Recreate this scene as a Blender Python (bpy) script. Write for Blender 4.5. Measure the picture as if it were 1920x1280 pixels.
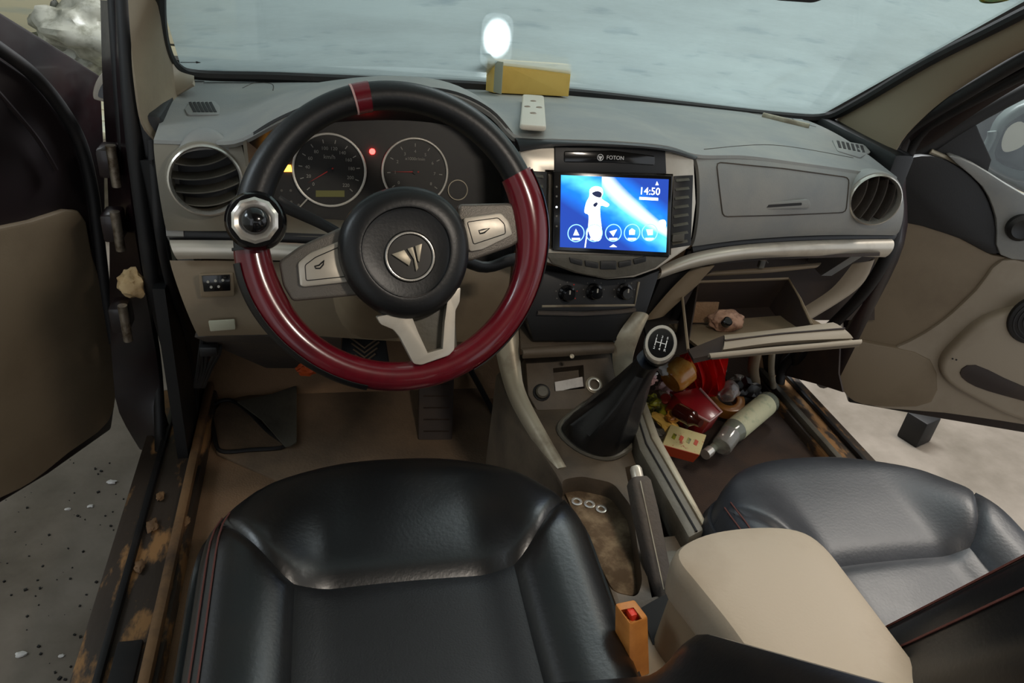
import bpy, bmesh, math, random
from mathutils import Vector as V, Matrix
random.seed(7)
for o in list(bpy.data.objects): bpy.data.objects.remove(o)
scn = bpy.context.scene
COL = scn.collection
R = math.radians

# ------------------------------------------------------------------ camera
F = 1400.0
CX = V((5740, -86, F)).normalized()                 # car axes seen in camera axes (x right, y down, z forward)
_b = -880 / F
CY = V((-(CX.y * _b + CX.z) / CX.x, _b, 1)).normalized()
CZ = CX.cross(CY)
CAM = V((-.434, 0, 1.06))
cd = bpy.data.cameras.new('camera'); cam = bpy.data.objects.new('camera', cd); COL.objects.link(cam)
cd.sensor_width = 36; cd.sensor_fit = 'HORIZONTAL'; cd.lens = F / 1920 * 36; cd.clip_start = .02
cam.matrix_world = Matrix(((CX.x, -CX.y, -CX.z, CAM.x), (CY.x, -CY.y, -CY.z, CAM.y), (CZ.x, -CZ.y, -CZ.z, CAM.z), (0, 0, 0, 1)))
scn.camera = cam

# ------------------------------------------------------------------ world, lights, exposure
scn.view_settings.view_transform = 'Standard'; scn.view_settings.look = 'None'
scn.view_settings.gamma = 1; scn.view_settings.use_curve_mapping = False
scn.view_settings.exposure = 1.0
wd = bpy.data.worlds.new('world'); scn.world = wd; wd.use_nodes = True
wd.node_tree.nodes['Background'].inputs[0].default_value = (.90, .95, 1.0, 1)
wd.node_tree.nodes['Background'].inputs[1].default_value = .42
def area(name, loc, target, size, power, col):
    l = bpy.data.lights.new(name, 'AREA'); l.shape = 'RECTANGLE'; l.size, l.size_y = size; l.energy = power; l.color = col
    o = bpy.data.objects.new(name, l); COL.objects.link(o); o.location = loc
    o.rotation_euler = (V(target) - V(loc)).to_track_quat('-Z', 'Y').to_euler()
    return o
area('added_area_light', (1.9, 1.6, 2.5), (.6, .9, .2), (1.4, .5), 30, (1, .93, .84))  # added key light for the brighter right side; no lamp known there
area('added_area_light', (.9, 2.7, 2.6), (.0, 1.3, .8), (1.4, .6), 60, (.92, .97, 1))  # added to brighten the windscreen from outside; no such lamp known
area('added_bolster_light', (-2.3, .9, 1.9), (-.5, .7, .4), (.6, .6), 5, (.8, .92, 1))  # added for the cool highlight on the left seat bolster; no window there

# ------------------------------------------------------------------ helpers
def ray(px, py):
    d = V(((px - 960) / F, (py - 640) / F, 1))
    return V((d.dot(CX), d.dot(CY), d.dot(CZ)))
def at(px, py, x=None, y=None, z=None):
    r = ray(px, py)
    if x is not None: t = (x - CAM.x) / r.x
    elif y is not None: t = (y - CAM.y) / r.y
    else: t = (z - CAM.z) / r.z
    return CAM + r * t
class Pl:                                            # a plane standing in the car: origin, normal, up
    def __init__(s, o, n, up=(0, 0, 1)):
        s.o = V(o); s.n = V(n).normalized(); up = V(up)
        s.v = (up - s.n * up.dot(s.n)).normalized(); s.u = s.v.cross(s.n)
    def px(s, a, b, h=0):
        r = ray(a, b); t = (s.o + s.n * h - CAM).dot(s.n) / r.dot(s.n)
        return CAM + r * t
    def uv(s, a, b, h=0):
        d = s.px(a, b, h) - s.o
        return (d.dot(s.u), d.dot(s.v))
    def w(s, u, v, h=0): return s.o + s.u * u + s.v * v + s.n * h
def nb(): return bmesh.new()
def faces(bm, vs):
    try: return bm.faces.new(vs)
    except ValueError: return None
def loft(bm, rings, closed=True, cap=True):
    vr = [[bm.verts.new(p) for p in r] for r in rings]
    n = len(vr[0])
    for a, b in zip(vr, vr[1:]):
        for i in range(n if closed else n - 1):
            faces(bm, (a[i], a[(i + 1) % n], b[(i + 1) % n], b[i]))
    if cap and closed:
        faces(bm, vr[0][::-1]); faces(bm, vr[-1])
    return bm
def shell(bm, t, ref=None):                                    # give a sheet real thickness, away from its face side
    bmesh.ops.recalc_face_normals(bm, faces=bm.faces); bm.normal_update()
    fs = bm.faces[:]; bd = [e for e in bm.edges if len(e.link_faces) == 1]
    s = 1 if sum((f.normal.dot((ref or CAM) - f.calc_center_median()) * f.calc_area()) for f in fs) < 0 else -1
    nv = {v: bm.verts.new(v.co + v.normal * (s * t)) for v in bm.verts[:]}
    for f in fs: faces(bm, [nv[v] for v in reversed(f.verts)])
    for e in bd: a, b = e.verts; faces(bm, (a, b, nv[b], nv[a]))
    return bm
def grid(rows, thick=0):
    bm = nb(); loft(bm, rows, closed=False)
    bmesh.ops.recalc_face_normals(bm, faces=bm.faces)
    return shell(bm, thick) if thick else bm
def bevel(bm, off, seg=2, ang=35):
    bm.normal_update()
    es = [e for e in bm.edges if len(e.link_faces) == 2 and e.calc_face_angle(0) > R(ang)]
    if es: bmesh.ops.bevel(bm, geom=es, offset=off, segments=seg, profile=.5, affect='EDGES', clamp_overlap=True)
    return bm
def prism(pl, uvs, h0, h1, bev=0, seg=2, bm=None):
    bm = bm or nb()
    loft(bm, [[pl.w(u, v, h0) for u, v in uvs], [pl.w(u, v, h1) for u, v in uvs]])
    if bev: bevel(bm, bev, seg)
    return bm
def pxp(pl, pts, h0, h1, bev=0, seg=2, bm=None):     # outline given where its face stands in the plane
    return prism(pl, [pl.uv(a, b, h1) for a, b in pts], h0, h1, bev, seg, bm)
def pxc(pl, pts, h0, h1):                           # cutter: outline given on the plane itself
    return prism(pl, [pl.uv(a, b, 0) for a, b in pts], h0, h1)
def box(c, s, rot=None, bev=0, bm=None, seg=2):
    b2 = nb(); bmesh.ops.create_cube(b2, size=1)
    bmesh.ops.scale(b2, verts=b2.verts, vec=s)
    if bev: bevel(b2, bev, seg)
    if rot is not None: bmesh.ops.rotate(b2, verts=b2.verts, cent=(0, 0, 0), matrix=rot)
    bmesh.ops.translate(b2, verts=b2.verts, vec=c)
    if bm is None: return b2
    return join(bm, b2)
def join(a, b):
    me = bpy.data.meshes.new('t'); b.to_mesh(me); a.from_mesh(me); bpy.data.meshes.remove(me); b.free(); return a
def tube(path, rad, seg=10, closed=False, bm=None, cap=True, flat=None):
    bm = bm or nb(); path = [V(p) for p in path]; n = len(path)
    if not hasattr(rad, '__len__'): rad = [rad] * n
    rings = []; ref = None
    for i, p in enumerate(path):
        a = path[(i - 1) % n] if (closed or i) else p
        b = path[(i + 1) % n] if (closed or i < n - 1) else p
        t = (b - a).normalized()
        if ref is None:
            ref = V((0, 0, 1)) if abs(t.z) < .9 else V((1, 0, 0))
        ref = (ref - t * ref.dot(t)).normalized(); s = t.cross(ref)
        k = flat or 1
        rings.append([p + ref * (math.cos(q) * rad[i]) + s * (math.sin(q) * rad[i] * k) for q in [2 * math.pi * j / seg for j in range(seg)]])
    if closed: rings.append(rings[0]); loft(bm, rings, cap=False); bmesh.ops.remove_doubles(bm, verts=bm.verts, dist=1e-6)
    else: loft(bm, rings, cap=cap)
    return bm
def lathe(o, n, prof, seg=32, up=(0, 0, 1), bm=None, sq=None, cap=True):
    pl = Pl(o, n, up); bm = bm or nb()
    loft(bm, [[pl.w(r * math.cos(q), r * math.sin(q), h) for q in [2 * math.pi * (j + .5 * (seg < 12)) / seg for j in range(seg)]] for r, h in prof], cap=cap)
    return bm
def ring(pl, c, r0, r1, h0, h1, seg=40, bev=0):      # annulus
    bm = nb(); rr = []
    for j in range(seg):
        q = 2 * math.pi * j / seg; e = (math.cos(q), math.sin(q))
        rr.append([pl.w(c[0] + e[0] * r, c[1] + e[1] * r, h) for r, h in ((r0, h0), (r1, h0), (r1, h1), (r0, h1))])
    rr.append(rr[0]); loft(bm, rr, cap=False); bmesh.ops.remove_doubles(bm, verts=bm.verts, dist=1e-7)
    if bev: bevel(bm, bev, 2)
    return bm
def disc(pl, c, r, h0, h1, seg=32, bev=0, ry=None):
    ry = ry or r
    return prism(pl, [(c[0] + r * math.cos(2 * math.pi * j / seg), c[1] + ry * math.sin(2 * math.pi * j / seg)) for j in range(seg)], h0, h1, bev)
def spl(pts, n=6, closed=False):
    pts = [tuple(p) for p in pts]; out = []; N = len(pts)
    for i in range(N if closed else N - 1):
        g = lambda k: pts[k % N] if closed else pts[max(0, min(N - 1, k))]
        p0, p1, p2, p3 = g(i - 1), g(i), g(i + 1), g(i + 2)
        for j in range(n):
            t = j / n
            out.append(tuple(.5 * (2 * b + (c - a) * t + (2 * a - 5 * b + 4 * c - d) * t * t + (3 * b - a - 3 * c + d) * t ** 3) for a, b, c, d in zip(p0, p1, p2, p3)))
    if not closed: out.append(pts[-1])
    return out
def lerp(a, b, t): return a + (b - a) * t
def resample(pts, n):
    pts = [V(p) for p in pts]; L = [0]
    for a, b in zip(pts, pts[1:]): L.append(L[-1] + (b - a).length)
    out = []; k = 0
    for i in range(n):
        s = L[-1] * i / (n - 1)
        while k < len(L) - 2 and L[k + 1] < s: k += 1
        d = L[k + 1] - L[k]; out.append(pts[k].lerp(pts[k + 1], (s - L[k]) / d if d > 0 else 0))
    return out
def band(top, bot, bulge, nvec, n=24, m=8, thick=.006):   # a rounded strip between two space curves
    a = resample(top, n); b = resample(bot, n); nv = V(nvec).normalized()
    return grid([[p.lerp(q, j / m) + nv * (bulge * math.sin(math.pi * j / m) ** .6) for j in range(m + 1)] for p, q in zip(a, b)], thick)
def rcorner(uvs, r, n=4):
    out = []; N = len(uvs)
    for i in range(N):
        p = V(uvs[i]); a = V(uvs[i - 1]) - p; b = V(uvs[(i + 1) % N]) - p
        k = min(r, a.length * .45, b.length * .45); s = p + a.normalized() * k; e = p + b.normalized() * k
        for j in range(n + 1):
            t = j / n; out.append(tuple(s * (1 - t) ** 2 + p * 2 * t * (1 - t) + e * t * t))
    return out
def rect(u0, v0, u1, v1, r=0, n=4):
    q = [(u0, v0), (u1, v0), (u1, v1), (u0, v1)]
    return rcorner(q, r, n) if r else q
def blob(c, s, bump=.15, seed=1, sub=3, rot=None):
    from mathutils import noise
    bm = nb(); bmesh.ops.create_icosphere(bm, subdivisions=sub, radius=1)
    for v in bm.verts:
        k = 1 + bump * noise.noise(v.co * 1.7 + V((seed * 3.1, seed, 0))) * 2 + bump * .6 * noise.noise(v.co * 4 + V((seed, 0, seed * 2.)))
        v.co = V((v.co.x * s[0] * k, v.co.y * s[1] * k, v.co.z * s[2] * k))
    if rot is not None: bmesh.ops.rotate(bm, verts=bm.verts, cent=(0, 0, 0), matrix=rot)
    bmesh.ops.translate(bm, verts=bm.verts, vec=c)
    return bm
def boolean(bm, cutters):
    me = bpy.data.meshes.new('t'); bmesh.ops.recalc_face_normals(bm, faces=bm.faces); bm.to_mesh(me); bm.free()
    o = bpy.data.objects.new('t', me); COL.objects.link(o); tmp = [o]
    for c in cutters:
        bmesh.ops.recalc_face_normals(c, faces=c.faces)
        m2 = bpy.data.meshes.new('t'); c.to_mesh(m2); c.free(); q = bpy.data.objects.new('t', m2); COL.objects.link(q); tmp.append(q)
        md = o.modifiers.new('b', 'BOOLEAN'); md.operation = 'DIFFERENCE'; md.object = q; md.solver = 'EXACT'
    bpy.context.view_layer.update()
    r = bpy.data.meshes.new_from_object(o.evaluated_get(bpy.context.evaluated_depsgraph_get()))
    for q in tmp: bpy.data.objects.remove(q)
    b = nb(); b.from_mesh(r); return b
def obj(name, bm, mat, parent=None, label=None, cat=None, group=None, kind=None, ang=38, sub=0):
    bmesh.ops.recalc_face_normals(bm, faces=bm.faces)
    bm.normal_update()
    for f in bm.faces: f.smooth = True
    for e in bm.edges:
        if len(e.link_faces) == 2: e.smooth = e.calc_face_angle(0) < R(ang)
    if parent is None:                               # a thing of one mesh: origin at its base
        xs = [v.co for v in bm.verts]
        o0 = V(((min(p.x for p in xs) + max(p.x for p in xs)) / 2, (min(p.y for p in xs) + max(p.y for p in xs)) / 2, min(p.z for p in xs)))
        bmesh.ops.translate(bm, verts=bm.verts, vec=-o0)
    me = bpy.data.meshes.new(name); bm.to_mesh(me); bm.free()
    me.materials.append(MT[mat] if isinstance(mat, str) else mat)
    o = bpy.data.objects.new(name, me); COL.objects.link(o)
    if sub:
        md = o.modifiers.new('s', 'SUBSURF'); md.levels = md.render_levels = sub
    if parent is None: o.location = o0
    else: adopt(o, parent)
    tag(o, label, cat, group, kind)
    return o
def worldloc(o):
    return (worldloc(o.parent) if o.parent and not o.get('_abs') else V((0, 0, 0))) + o.location
def adopt(o, parent):
    o.parent = parent
    root = parent
    while root.parent: root = root.parent
    # parts are modelled in car coordinates; undo the root's offset once
    if parent is root: o.matrix_parent_inverse = Matrix.Translation(-root.location)
def tag(o, label=None, cat=None, group=None, kind=None):
    if label: o['label'] = label
    if cat: o['category'] = cat
    if group: o['group'] = group
    if kind: o['kind'] = kind
    return o
def thing(name, loc, label, cat, group=None, kind=None):
    o = bpy.data.objects.new(name, None); COL.objects.link(o); o.empty_display_size = .02
    o.location = loc
    return tag(o, label, cat, group, kind)
def text(s, pl, c, size, h, depth=.0004, rot=0):
    cu = bpy.data.curves.new('t', 'FONT'); cu.body = s; cu.size = size; cu.extrude = depth; cu.align_x = 'CENTER'; cu.align_y = 'CENTER'; cu.resolution_u = 3
    o = bpy.data.objects.new('t', cu); COL.objects.link(o); bpy.context.view_layer.update()
    me = bpy.data.meshes.new_from_object(o.evaluated_get(bpy.context.evaluated_depsgraph_get()))
    bm = nb(); bm.from_mesh(me); bpy.data.objects.remove(o)
    cr, sr = math.cos(rot), math.sin(rot)
    for v in bm.verts:
        x, y, z = v.co; v.co = pl.w(c[0] + x * cr - y * sr, c[1] + x * sr + y * cr, h + z)
    return bm
def smooth(a, b, x):
    t = max(0, min(1, (x - a) / (b - a))); return t * t * (3 - 2 * t)

# ------------------------------------------------------------------ materials
MT = {}
def lin(c):
    return tuple(((x / 255) / 12.92 if x / 255 <= .04045 else ((x / 255 + .055) / 1.055) ** 2.4) for x in c) + (1,)
def M(name, col, rough=.5, metal=0, col2=None, scale=6, lo=.45, hi=.65, bump=0, bscale=120, coat=0, spec=.5, emit=0, stretch=None, detail=6, rvar=0, alpha=None, trans=0, sheen=0):
    m = bpy.data.materials.new(name); m.use_nodes = True; nt = m.node_tree; b = nt.nodes['Principled BSDF']
    b.inputs['Base Color'].default_value = lin(col); b.inputs['Roughness'].default_value = rough; b.inputs['Metallic'].default_value = metal
    b.inputs['Coat Weight'].default_value = coat; b.inputs['Coat Roughness'].default_value = .12; b.inputs['Specular IOR Level'].default_value = spec
    if trans: b.inputs['Transmission Weight'].default_value = trans
    if emit: b.inputs['Emission Color'].default_value = lin(col); b.inputs['Emission Strength'].default_value = emit
    tc = nt.nodes.new('ShaderNodeTexCoord'); mp = nt.nodes.new('ShaderNodeMapping'); nt.links.new(tc.outputs['Object'], mp.inputs[0])
    if stretch: mp.inputs['Scale'].default_value = stretch
    if col2:
        n = nt.nodes.new('ShaderNodeTexNoise'); n.inputs['Scale'].default_value = scale; n.inputs['Detail'].default_value = detail; n.inputs['Roughness'].default_value = .62
        nt.links.new(mp.outputs[0], n.inputs[0])
        r = nt.nodes.new('ShaderNodeValToRGB'); r.color_ramp.elements[0].position = lo; r.color_ramp.elements[1].position = hi
        r.color_ramp.elements[0].color = lin(col); r.color_ramp.elements[1].color = lin(col2)
        nt.links.new(n.outputs['Fac'], r.inputs[0]); nt.links.new(r.outputs[0], b.inputs['Base Color'])
        if rvar:
            mr = nt.nodes.new('ShaderNodeMapRange'); mr.inputs[1].default_value = lo; mr.inputs[2].default_value = hi; mr.inputs[3].default_value = rough; mr.inputs[4].default_value = rough + rvar
            nt.links.new(n.outputs['Fac'], mr.inputs[0]); nt.links.new(mr.outputs[0], b.inputs['Roughness'])
    if bump:
        n2 = nt.nodes.new('ShaderNodeTexNoise'); n2.inputs['Scale'].default_value = bscale; n2.inputs['Detail'].default_value = 3
        nt.links.new(mp.outputs[0], n2.inputs[0]); bp = nt.nodes.new('ShaderNodeBump'); bp.inputs['Strength'].default_value = bump; bp.inputs['Distance'].default_value = .002
        nt.links.new(n2.outputs['Fac'], bp.inputs['Height']); nt.links.new(bp.outputs[0], b.inputs['Normal'])
    MT[name] = m; return m
M('dash', (136, 138, 137), .6, col2=(156, 153, 146), scale=7, lo=.4, hi=.75, bump=.12, bscale=420)
M('dash_face', (132, 126, 112), .55, col2=(112, 102, 86), scale=5, lo=.42, hi=.75, bump=.12, bscale=420)
M('beige', (128, 112, 90), .6, col2=(108, 92, 72), scale=5, lo=.45, hi=.8, bump=.08, bscale=300)
M('beige_light', (155, 142, 124), .55, col2=(134, 119, 100), scale=6, lo=.5, hi=.85, bump=.08, bscale=300)
M('beige_dark', (116, 98, 76), .7, col2=(98, 82, 62), scale=5)
M('headliner', (150, 142, 128), .9, bump=.3, bscale=300)
M('pillar', (140, 126, 104), .65, col2=(120, 106, 88), scale=4, bump=.1, bscale=400)
M('silver', (204, 196, 182), .34, .45, col2=(172, 162, 148), scale=14, lo=.5, hi=.8, rvar=.15)
M('chrome', (220, 214, 204), .22, .7)
M('dirty_silver', (172, 162, 142), .42, .4, col2=(112, 98, 80), scale=12, lo=.5, hi=.75, rvar=.2)
M('carbon', (112, 106, 98), .4, .35, bump=.3, bscale=700)
M('black', (24, 24, 25), .45, bump=.05, bscale=300)
M('black_gloss', (12, 12, 14), .15, coat=.4)
M('rubber', (20, 19, 20), .6, col2=(40, 34, 32), scale=16, lo=.5, hi=.8)
M('leather', (12, 13, 15), .33, bump=.10, bscale=200, spec=.6, col2=(30, 26, 23), scale=5, lo=.45, hi=.8)
M('leather_perf', (14, 15, 18), .5, bump=.2, bscale=420, col2=(22, 23, 26), scale=8)
M('leather_grey', (34, 36, 41), .40, bump=.14, bscale=220, col2=(54, 55, 60), scale=5, lo=.4, hi=.8, rvar=.12)
M('leather_rim', (17, 17, 18), .40, bump=.08, bscale=260)
M('burgundy', (104, 14, 28), .24, coat=.5, col2=(84, 12, 24), scale=9)
M('stitch', (84, 42, 36), .7)
M('body_paint', (27, 11, 14), .35, col2=(17, 12, 13), scale=7, lo=.4, hi=.7, coat=.3, rvar=.25)
M('door_shaded', (30, 22, 24), .55, col2=(40, 26, 30), scale=3)
M('door_black', (24, 23, 24), .55, bump=.1, bscale=300)
M('sill', (60, 50, 42), .6, col2=(152, 112, 70), scale=13, lo=.5, hi=.58, bump=.4, bscale=60, stretch=(1.6, .6, 1), rvar=.2)
M('sill_rust', (128, 96, 64), .75, col2=(82, 62, 46), scale=14, lo=.45, hi=.7, bump=.4, bscale=90)
M('carpet', (138, 108, 80), .95, col2=(110, 86, 64), scale=6, lo=.4, hi=.75, bump=.8, bscale=260)
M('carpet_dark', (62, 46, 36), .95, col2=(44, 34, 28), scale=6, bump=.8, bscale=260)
M('mat', (122, 100, 78), .85, col2=(96, 80, 64), scale=9, lo=.4, hi=.7, bump=.5, bscale=180)
M('mat_grey', (66, 60, 56), .8, col2=(80, 70, 60), scale=9, bump=.5, bscale=180)
M('console', (92, 80, 66), .6, col2=(62, 54, 46), scale=11, lo=.4, hi=.72, bump=.2, bscale=200)
M('console_grey', (92, 88, 78), .55, col2=(64, 60, 52), scale=14, lo=.45, hi=.75, bump=.3, bscale=160)
M('dirt', (92, 74, 54), .95, col2=(140, 120, 94), scale=30, lo=.45, hi=.68, bump=.9, bscale=120)
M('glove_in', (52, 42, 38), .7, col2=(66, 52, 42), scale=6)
M('concrete', (140, 130, 119), .9, col2=(92, 84, 72), scale=2.2, lo=.38, hi=.72, bump=.5, bscale=40, detail=10)
M('wall', (190, 192, 186), .9, col2=(160, 164, 158), scale=2, bump=.2, bscale=30)
M('plank', (196, 190, 160), .8, col2=(170, 176, 160), scale=5, stretch=(.4, 1, 4))
M('bag_white', (176, 176, 164), .35, col2=(130, 130, 116), scale=20, bump=.12, bscale=40)
M('bag_dark', (60, 62, 46), .6, col2=(36, 38, 30), scale=20)
M('foam', (206, 178, 134), .9, col2=(180, 146, 100), scale=40, bump=.8, bscale=90)
M('yellow_box', (252, 206, 104), .55, col2=(236, 186, 86), scale=12, lo=.5, hi=.8)
M('card_grey', (176, 172, 150), .7)
M('fob', (216, 206, 190), .35)
M('fob_button', (150, 132, 116), .5)
M('gauge', (34, 31, 28), .45, col2=(44, 40, 34), scale=20)
M('gauge_ring', (226, 220, 208), .3, .3)
M('print', (176, 172, 162), .6)
M('print_dim', (110, 106, 98), .6)
M('needle', (200, 50, 44), .5)
M('lcd', (128, 124, 66), .4)
M('lamp_red', (255, 40, 36), .4, emit=9)
M('lamp_amber', (255, 170, 60), .4, emit=2.5)
M('white_print', (226, 226, 226), .5)
M('ui_white', (240, 248, 255), .5, emit=1.3)
M('ui_dark', (26, 40, 84), .5, emit=.25)
M('ui_ring', (130, 190, 250), .5, emit=1.0)
M('red_button', (214, 62, 48), .4)
M('buckle', (192, 126, 58), .5, col2=(170, 106, 46), scale=20)
M('webbing', (22, 21, 21), .8)
M('bag_red', (214, 26, 24), .3, bump=.8, bscale=30)
M('pack_red', (140, 18, 26), .3, col2=(150, 34, 34), scale=20, coat=.4)
M('pack_edge', (190, 150, 146), .4)
M('box_cream', (206, 190, 132), .6, col2=(176, 92, 60), scale=70, lo=.58, hi=.66)
M('box_orange', (196, 74, 38), .55)
M('amber', (206, 132, 50), .25, coat=.5, col2=(226, 176, 96), scale=30)
M('brown_glass', (70, 26, 18), .15, coat=.5)
M('pack_green', (150, 146, 40), .35, col2=(54, 58, 26), scale=35, lo=.45, hi=.55, bump=.5, bscale=60)
M('tape', (150, 98, 40), .35, coat=.4)
M('label_paper', (196, 194, 160), .6, col2=(150, 160, 130), scale=40, lo=.5, hi=.7)
M('clear', (210, 206, 200), .12, trans=.75)
M('glass_bottle', (190, 196, 176), .1, trans=.7)
M('paper_white', (214, 210, 206), .7, col2=(186, 180, 178), scale=40)
M('tissue', (178, 140, 116), .7, col2=(120, 86, 70), scale=60, bump=.8, bscale=100)
M('orange_part', (206, 84, 34), .5)
M('mirror_shell', (92, 100, 98), .4)
M('wall_dark', (70, 68, 66), .9, col2=(52, 50, 50), scale=2)
hm = M('spot_glow', (240, 250, 255), .5, emit=60); hn = hm.node_tree; _t = hn.nodes.new('ShaderNodeTexCoord'); _m = hn.nodes.new('ShaderNodeMapping'); _g = hn.nodes.new('ShaderNodeTexGradient'); _g.gradient_type = 'SPHERICAL'
_m.inputs['Location'].default_value = (-1, -1, -1); _m.inputs['Scale'].default_value = (2, 2, 2); _p = hn.nodes.new('ShaderNodeMath'); _p.operation = 'POWER'; _p.inputs[1].default_value = 1.6; _q = hn.nodes.new('ShaderNodeMath'); _q.operation = 'MULTIPLY'; _q.inputs[1].default_value = 70
hn.links.new(_t.outputs['Generated'], _m.inputs[0]); hn.links.new(_m.outputs[0], _g.inputs[0]); hn.links.new(_g.outputs['Fac'], _p.inputs[0]); hn.links.new(_p.outputs[0], _q.inputs[0]); hn.links.new(_q.outputs[0], hn.nodes['Principled BSDF'].inputs['Emission Strength'])  # emission fades outward: the soft glow of the bright spot is painted in
M('dome', (255, 226, 180), .5, emit=2)
M('sticker', (120, 170, 120), .6, col2=(206, 204, 120), scale=40)
M('steel', (150, 140, 126), .4, .8, col2=(90, 76, 60), scale=60)
M('hood_paint', (170, 176, 176), .35)

def glassmat(name, dust, dustcol, streak):
    m = bpy.data.materials.new(name); m.use_nodes = True; nt = m.node_tree; nt.nodes.clear(); N = nt.nodes.new; L = nt.links.new
    out = N('ShaderNodeOutputMaterial'); tr = N('ShaderNodeBsdfTransparent'); tr.inputs[0].default_value = (.93, .96, .95, 1)
    gl = N('ShaderNodeBsdfGlossy'); gl.inputs['Roughness'].default_value = .06; gl.inputs[0].default_value = (.9, .95, 1, 1)
    df = N('ShaderNodeBsdfDiffuse'); tl = N('ShaderNodeBsdfTranslucent'); ad = N('ShaderNodeMixShader'); ad.inputs[0].default_value = .62
    tc = N('ShaderNodeTexCoord'); mp = N('ShaderNodeMapping'); mp.inputs['Scale'].default_value = (.35, 1, 1) if streak else (1, 1, 1)
    L(tc.outputs['Object'], mp.inputs[0])
    no = N('ShaderNodeTexNoise'); no.inputs['Scale'].default_value = 7; no.inputs['Detail'].default_value = 8; no.inputs['Roughness'].default_value = .7; L(mp.outputs[0], no.inputs[0])
    rp = N('ShaderNodeValToRGB'); rp.color_ramp.elements[0].position = .3; rp.color_ramp.elements[1].position = .62
    rp.color_ramp.elements[0].color = lin(tuple(int(c * .90) for c in dustcol)); rp.color_ramp.elements[1].color = lin(dustcol); L(no.outputs['Fac'], rp.inputs[0])
    n2 = N('ShaderNodeTexNoise'); n2.inputs['Scale'].default_value = 34; n2.inputs['Detail'].default_value = 5; L(mp.outputs[0], n2.inputs[0])
    r2 = N('ShaderNodeValToRGB'); r2.color_ramp.elements[0].position = .60; r2.color_ramp.elements[1].position = .72; r2.color_ramp.elements[0].color = (1, 1, 1, 1); r2.color_ramp.elements[1].color = (.72, .76, .80, 1); L(n2.outputs['Fac'], r2.inputs[0])
    mu = N('ShaderNodeMix'); mu.data_type = 'RGBA'; mu.blend_type = 'MULTIPLY'; mu.inputs['Factor'].default_value = 1; L(rp.outputs[0], mu.inputs['A']); L(r2.outputs[0], mu.inputs['B'])
    L(mu.outputs['Result'], df.inputs[0]); L(mu.outputs['Result'], tl.inputs[0]); L(df.outputs[0], ad.inputs[1]); L(tl.outputs[0], ad.inputs[2])
    m1 = N('ShaderNodeMixShader'); L(tr.outputs[0], m1.inputs[1]); L(ad.outputs[0], m1.inputs[2])
    mr = N('ShaderNodeMapRange'); mr.inputs[1].default_value = .3; mr.inputs[2].default_value = .7; mr.inputs[3].default_value = dust - .06; mr.inputs[4].default_value = dust + .04
    L(no.outputs['Fac'], mr.inputs[0]); L(mr.outputs[0], m1.inputs[0])
    m2 = N('ShaderNodeMixShader'); fr = N('ShaderNodeLayerWeight'); fr.inputs[0].default_value = .5
    pw = N('ShaderNodeMath'); pw.operation = 'POWER'; pw.inputs[1].default_value = 3.5; L(fr.outputs['Facing'], pw.inputs[0])
    ma = N('ShaderNodeMath'); ma.operation = 'MULTIPLY_ADD'; ma.inputs[1].default_value = .55; ma.inputs[2].default_value = .04; L(pw.outputs[0], ma.inputs[0])
    L(ma.outputs[0], m2.inputs[0]); L(m1.outputs[0], m2.inputs[1]); L(gl.outputs[0], m2.inputs[2]); L(m2.outputs[0], out.inputs[0])
    MT[name] = m
glassmat('windscreen_glass', .62, (172, 185, 185), True)
glassmat('door_glass', .12, (120, 124, 124), False)

# ================================================================== SETTING: garage
from mathutils.bvhtree import BVHTree
GZ = -.36
obj('floor', grid([[V((-5 + 12 * i / 24, -3 + 10 * j / 24, GZ)) for i in range(25)] for j in range(25)]), 'concrete', kind='structure')
obj('wall_front', box((0, 6.05, 1.1), (12, .1, 2.95)), 'wall', kind='structure')
wl = thing('wall_left', (-2.6, 3.5, GZ), None, None, kind='structure')
obj('wall_core', box((-2.6, 4.62, .9), (3.6, .06, 2.5)), 'wall', wl)
obj('wall_right', box((3.4, 4.0, .9), (.1, 4.4, 2.5)), 'wall_dark', kind='structure')
obj('light_block_wall', box((-3.0, .8, .9), (.1, 7.6, 2.5)), 'wall', wl)  # unseen wall, added to block ambient light from the left
for k in range(9):                                   # pale boards leaning as a wall
    obj('plank', box((-2.6 + random.uniform(-.01, .01), 4.56 - random.uniform(0, .012), GZ + .14 + k * .262), (3.4, .03, .25), bev=.006), 'plank', wl)

obj('light_block_ceiling', box((-.3, 2.0, 2.95), (5.6, 8.4, .1)), 'wall', kind='structure')  # unseen, added to cut ambient light from above left
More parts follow.
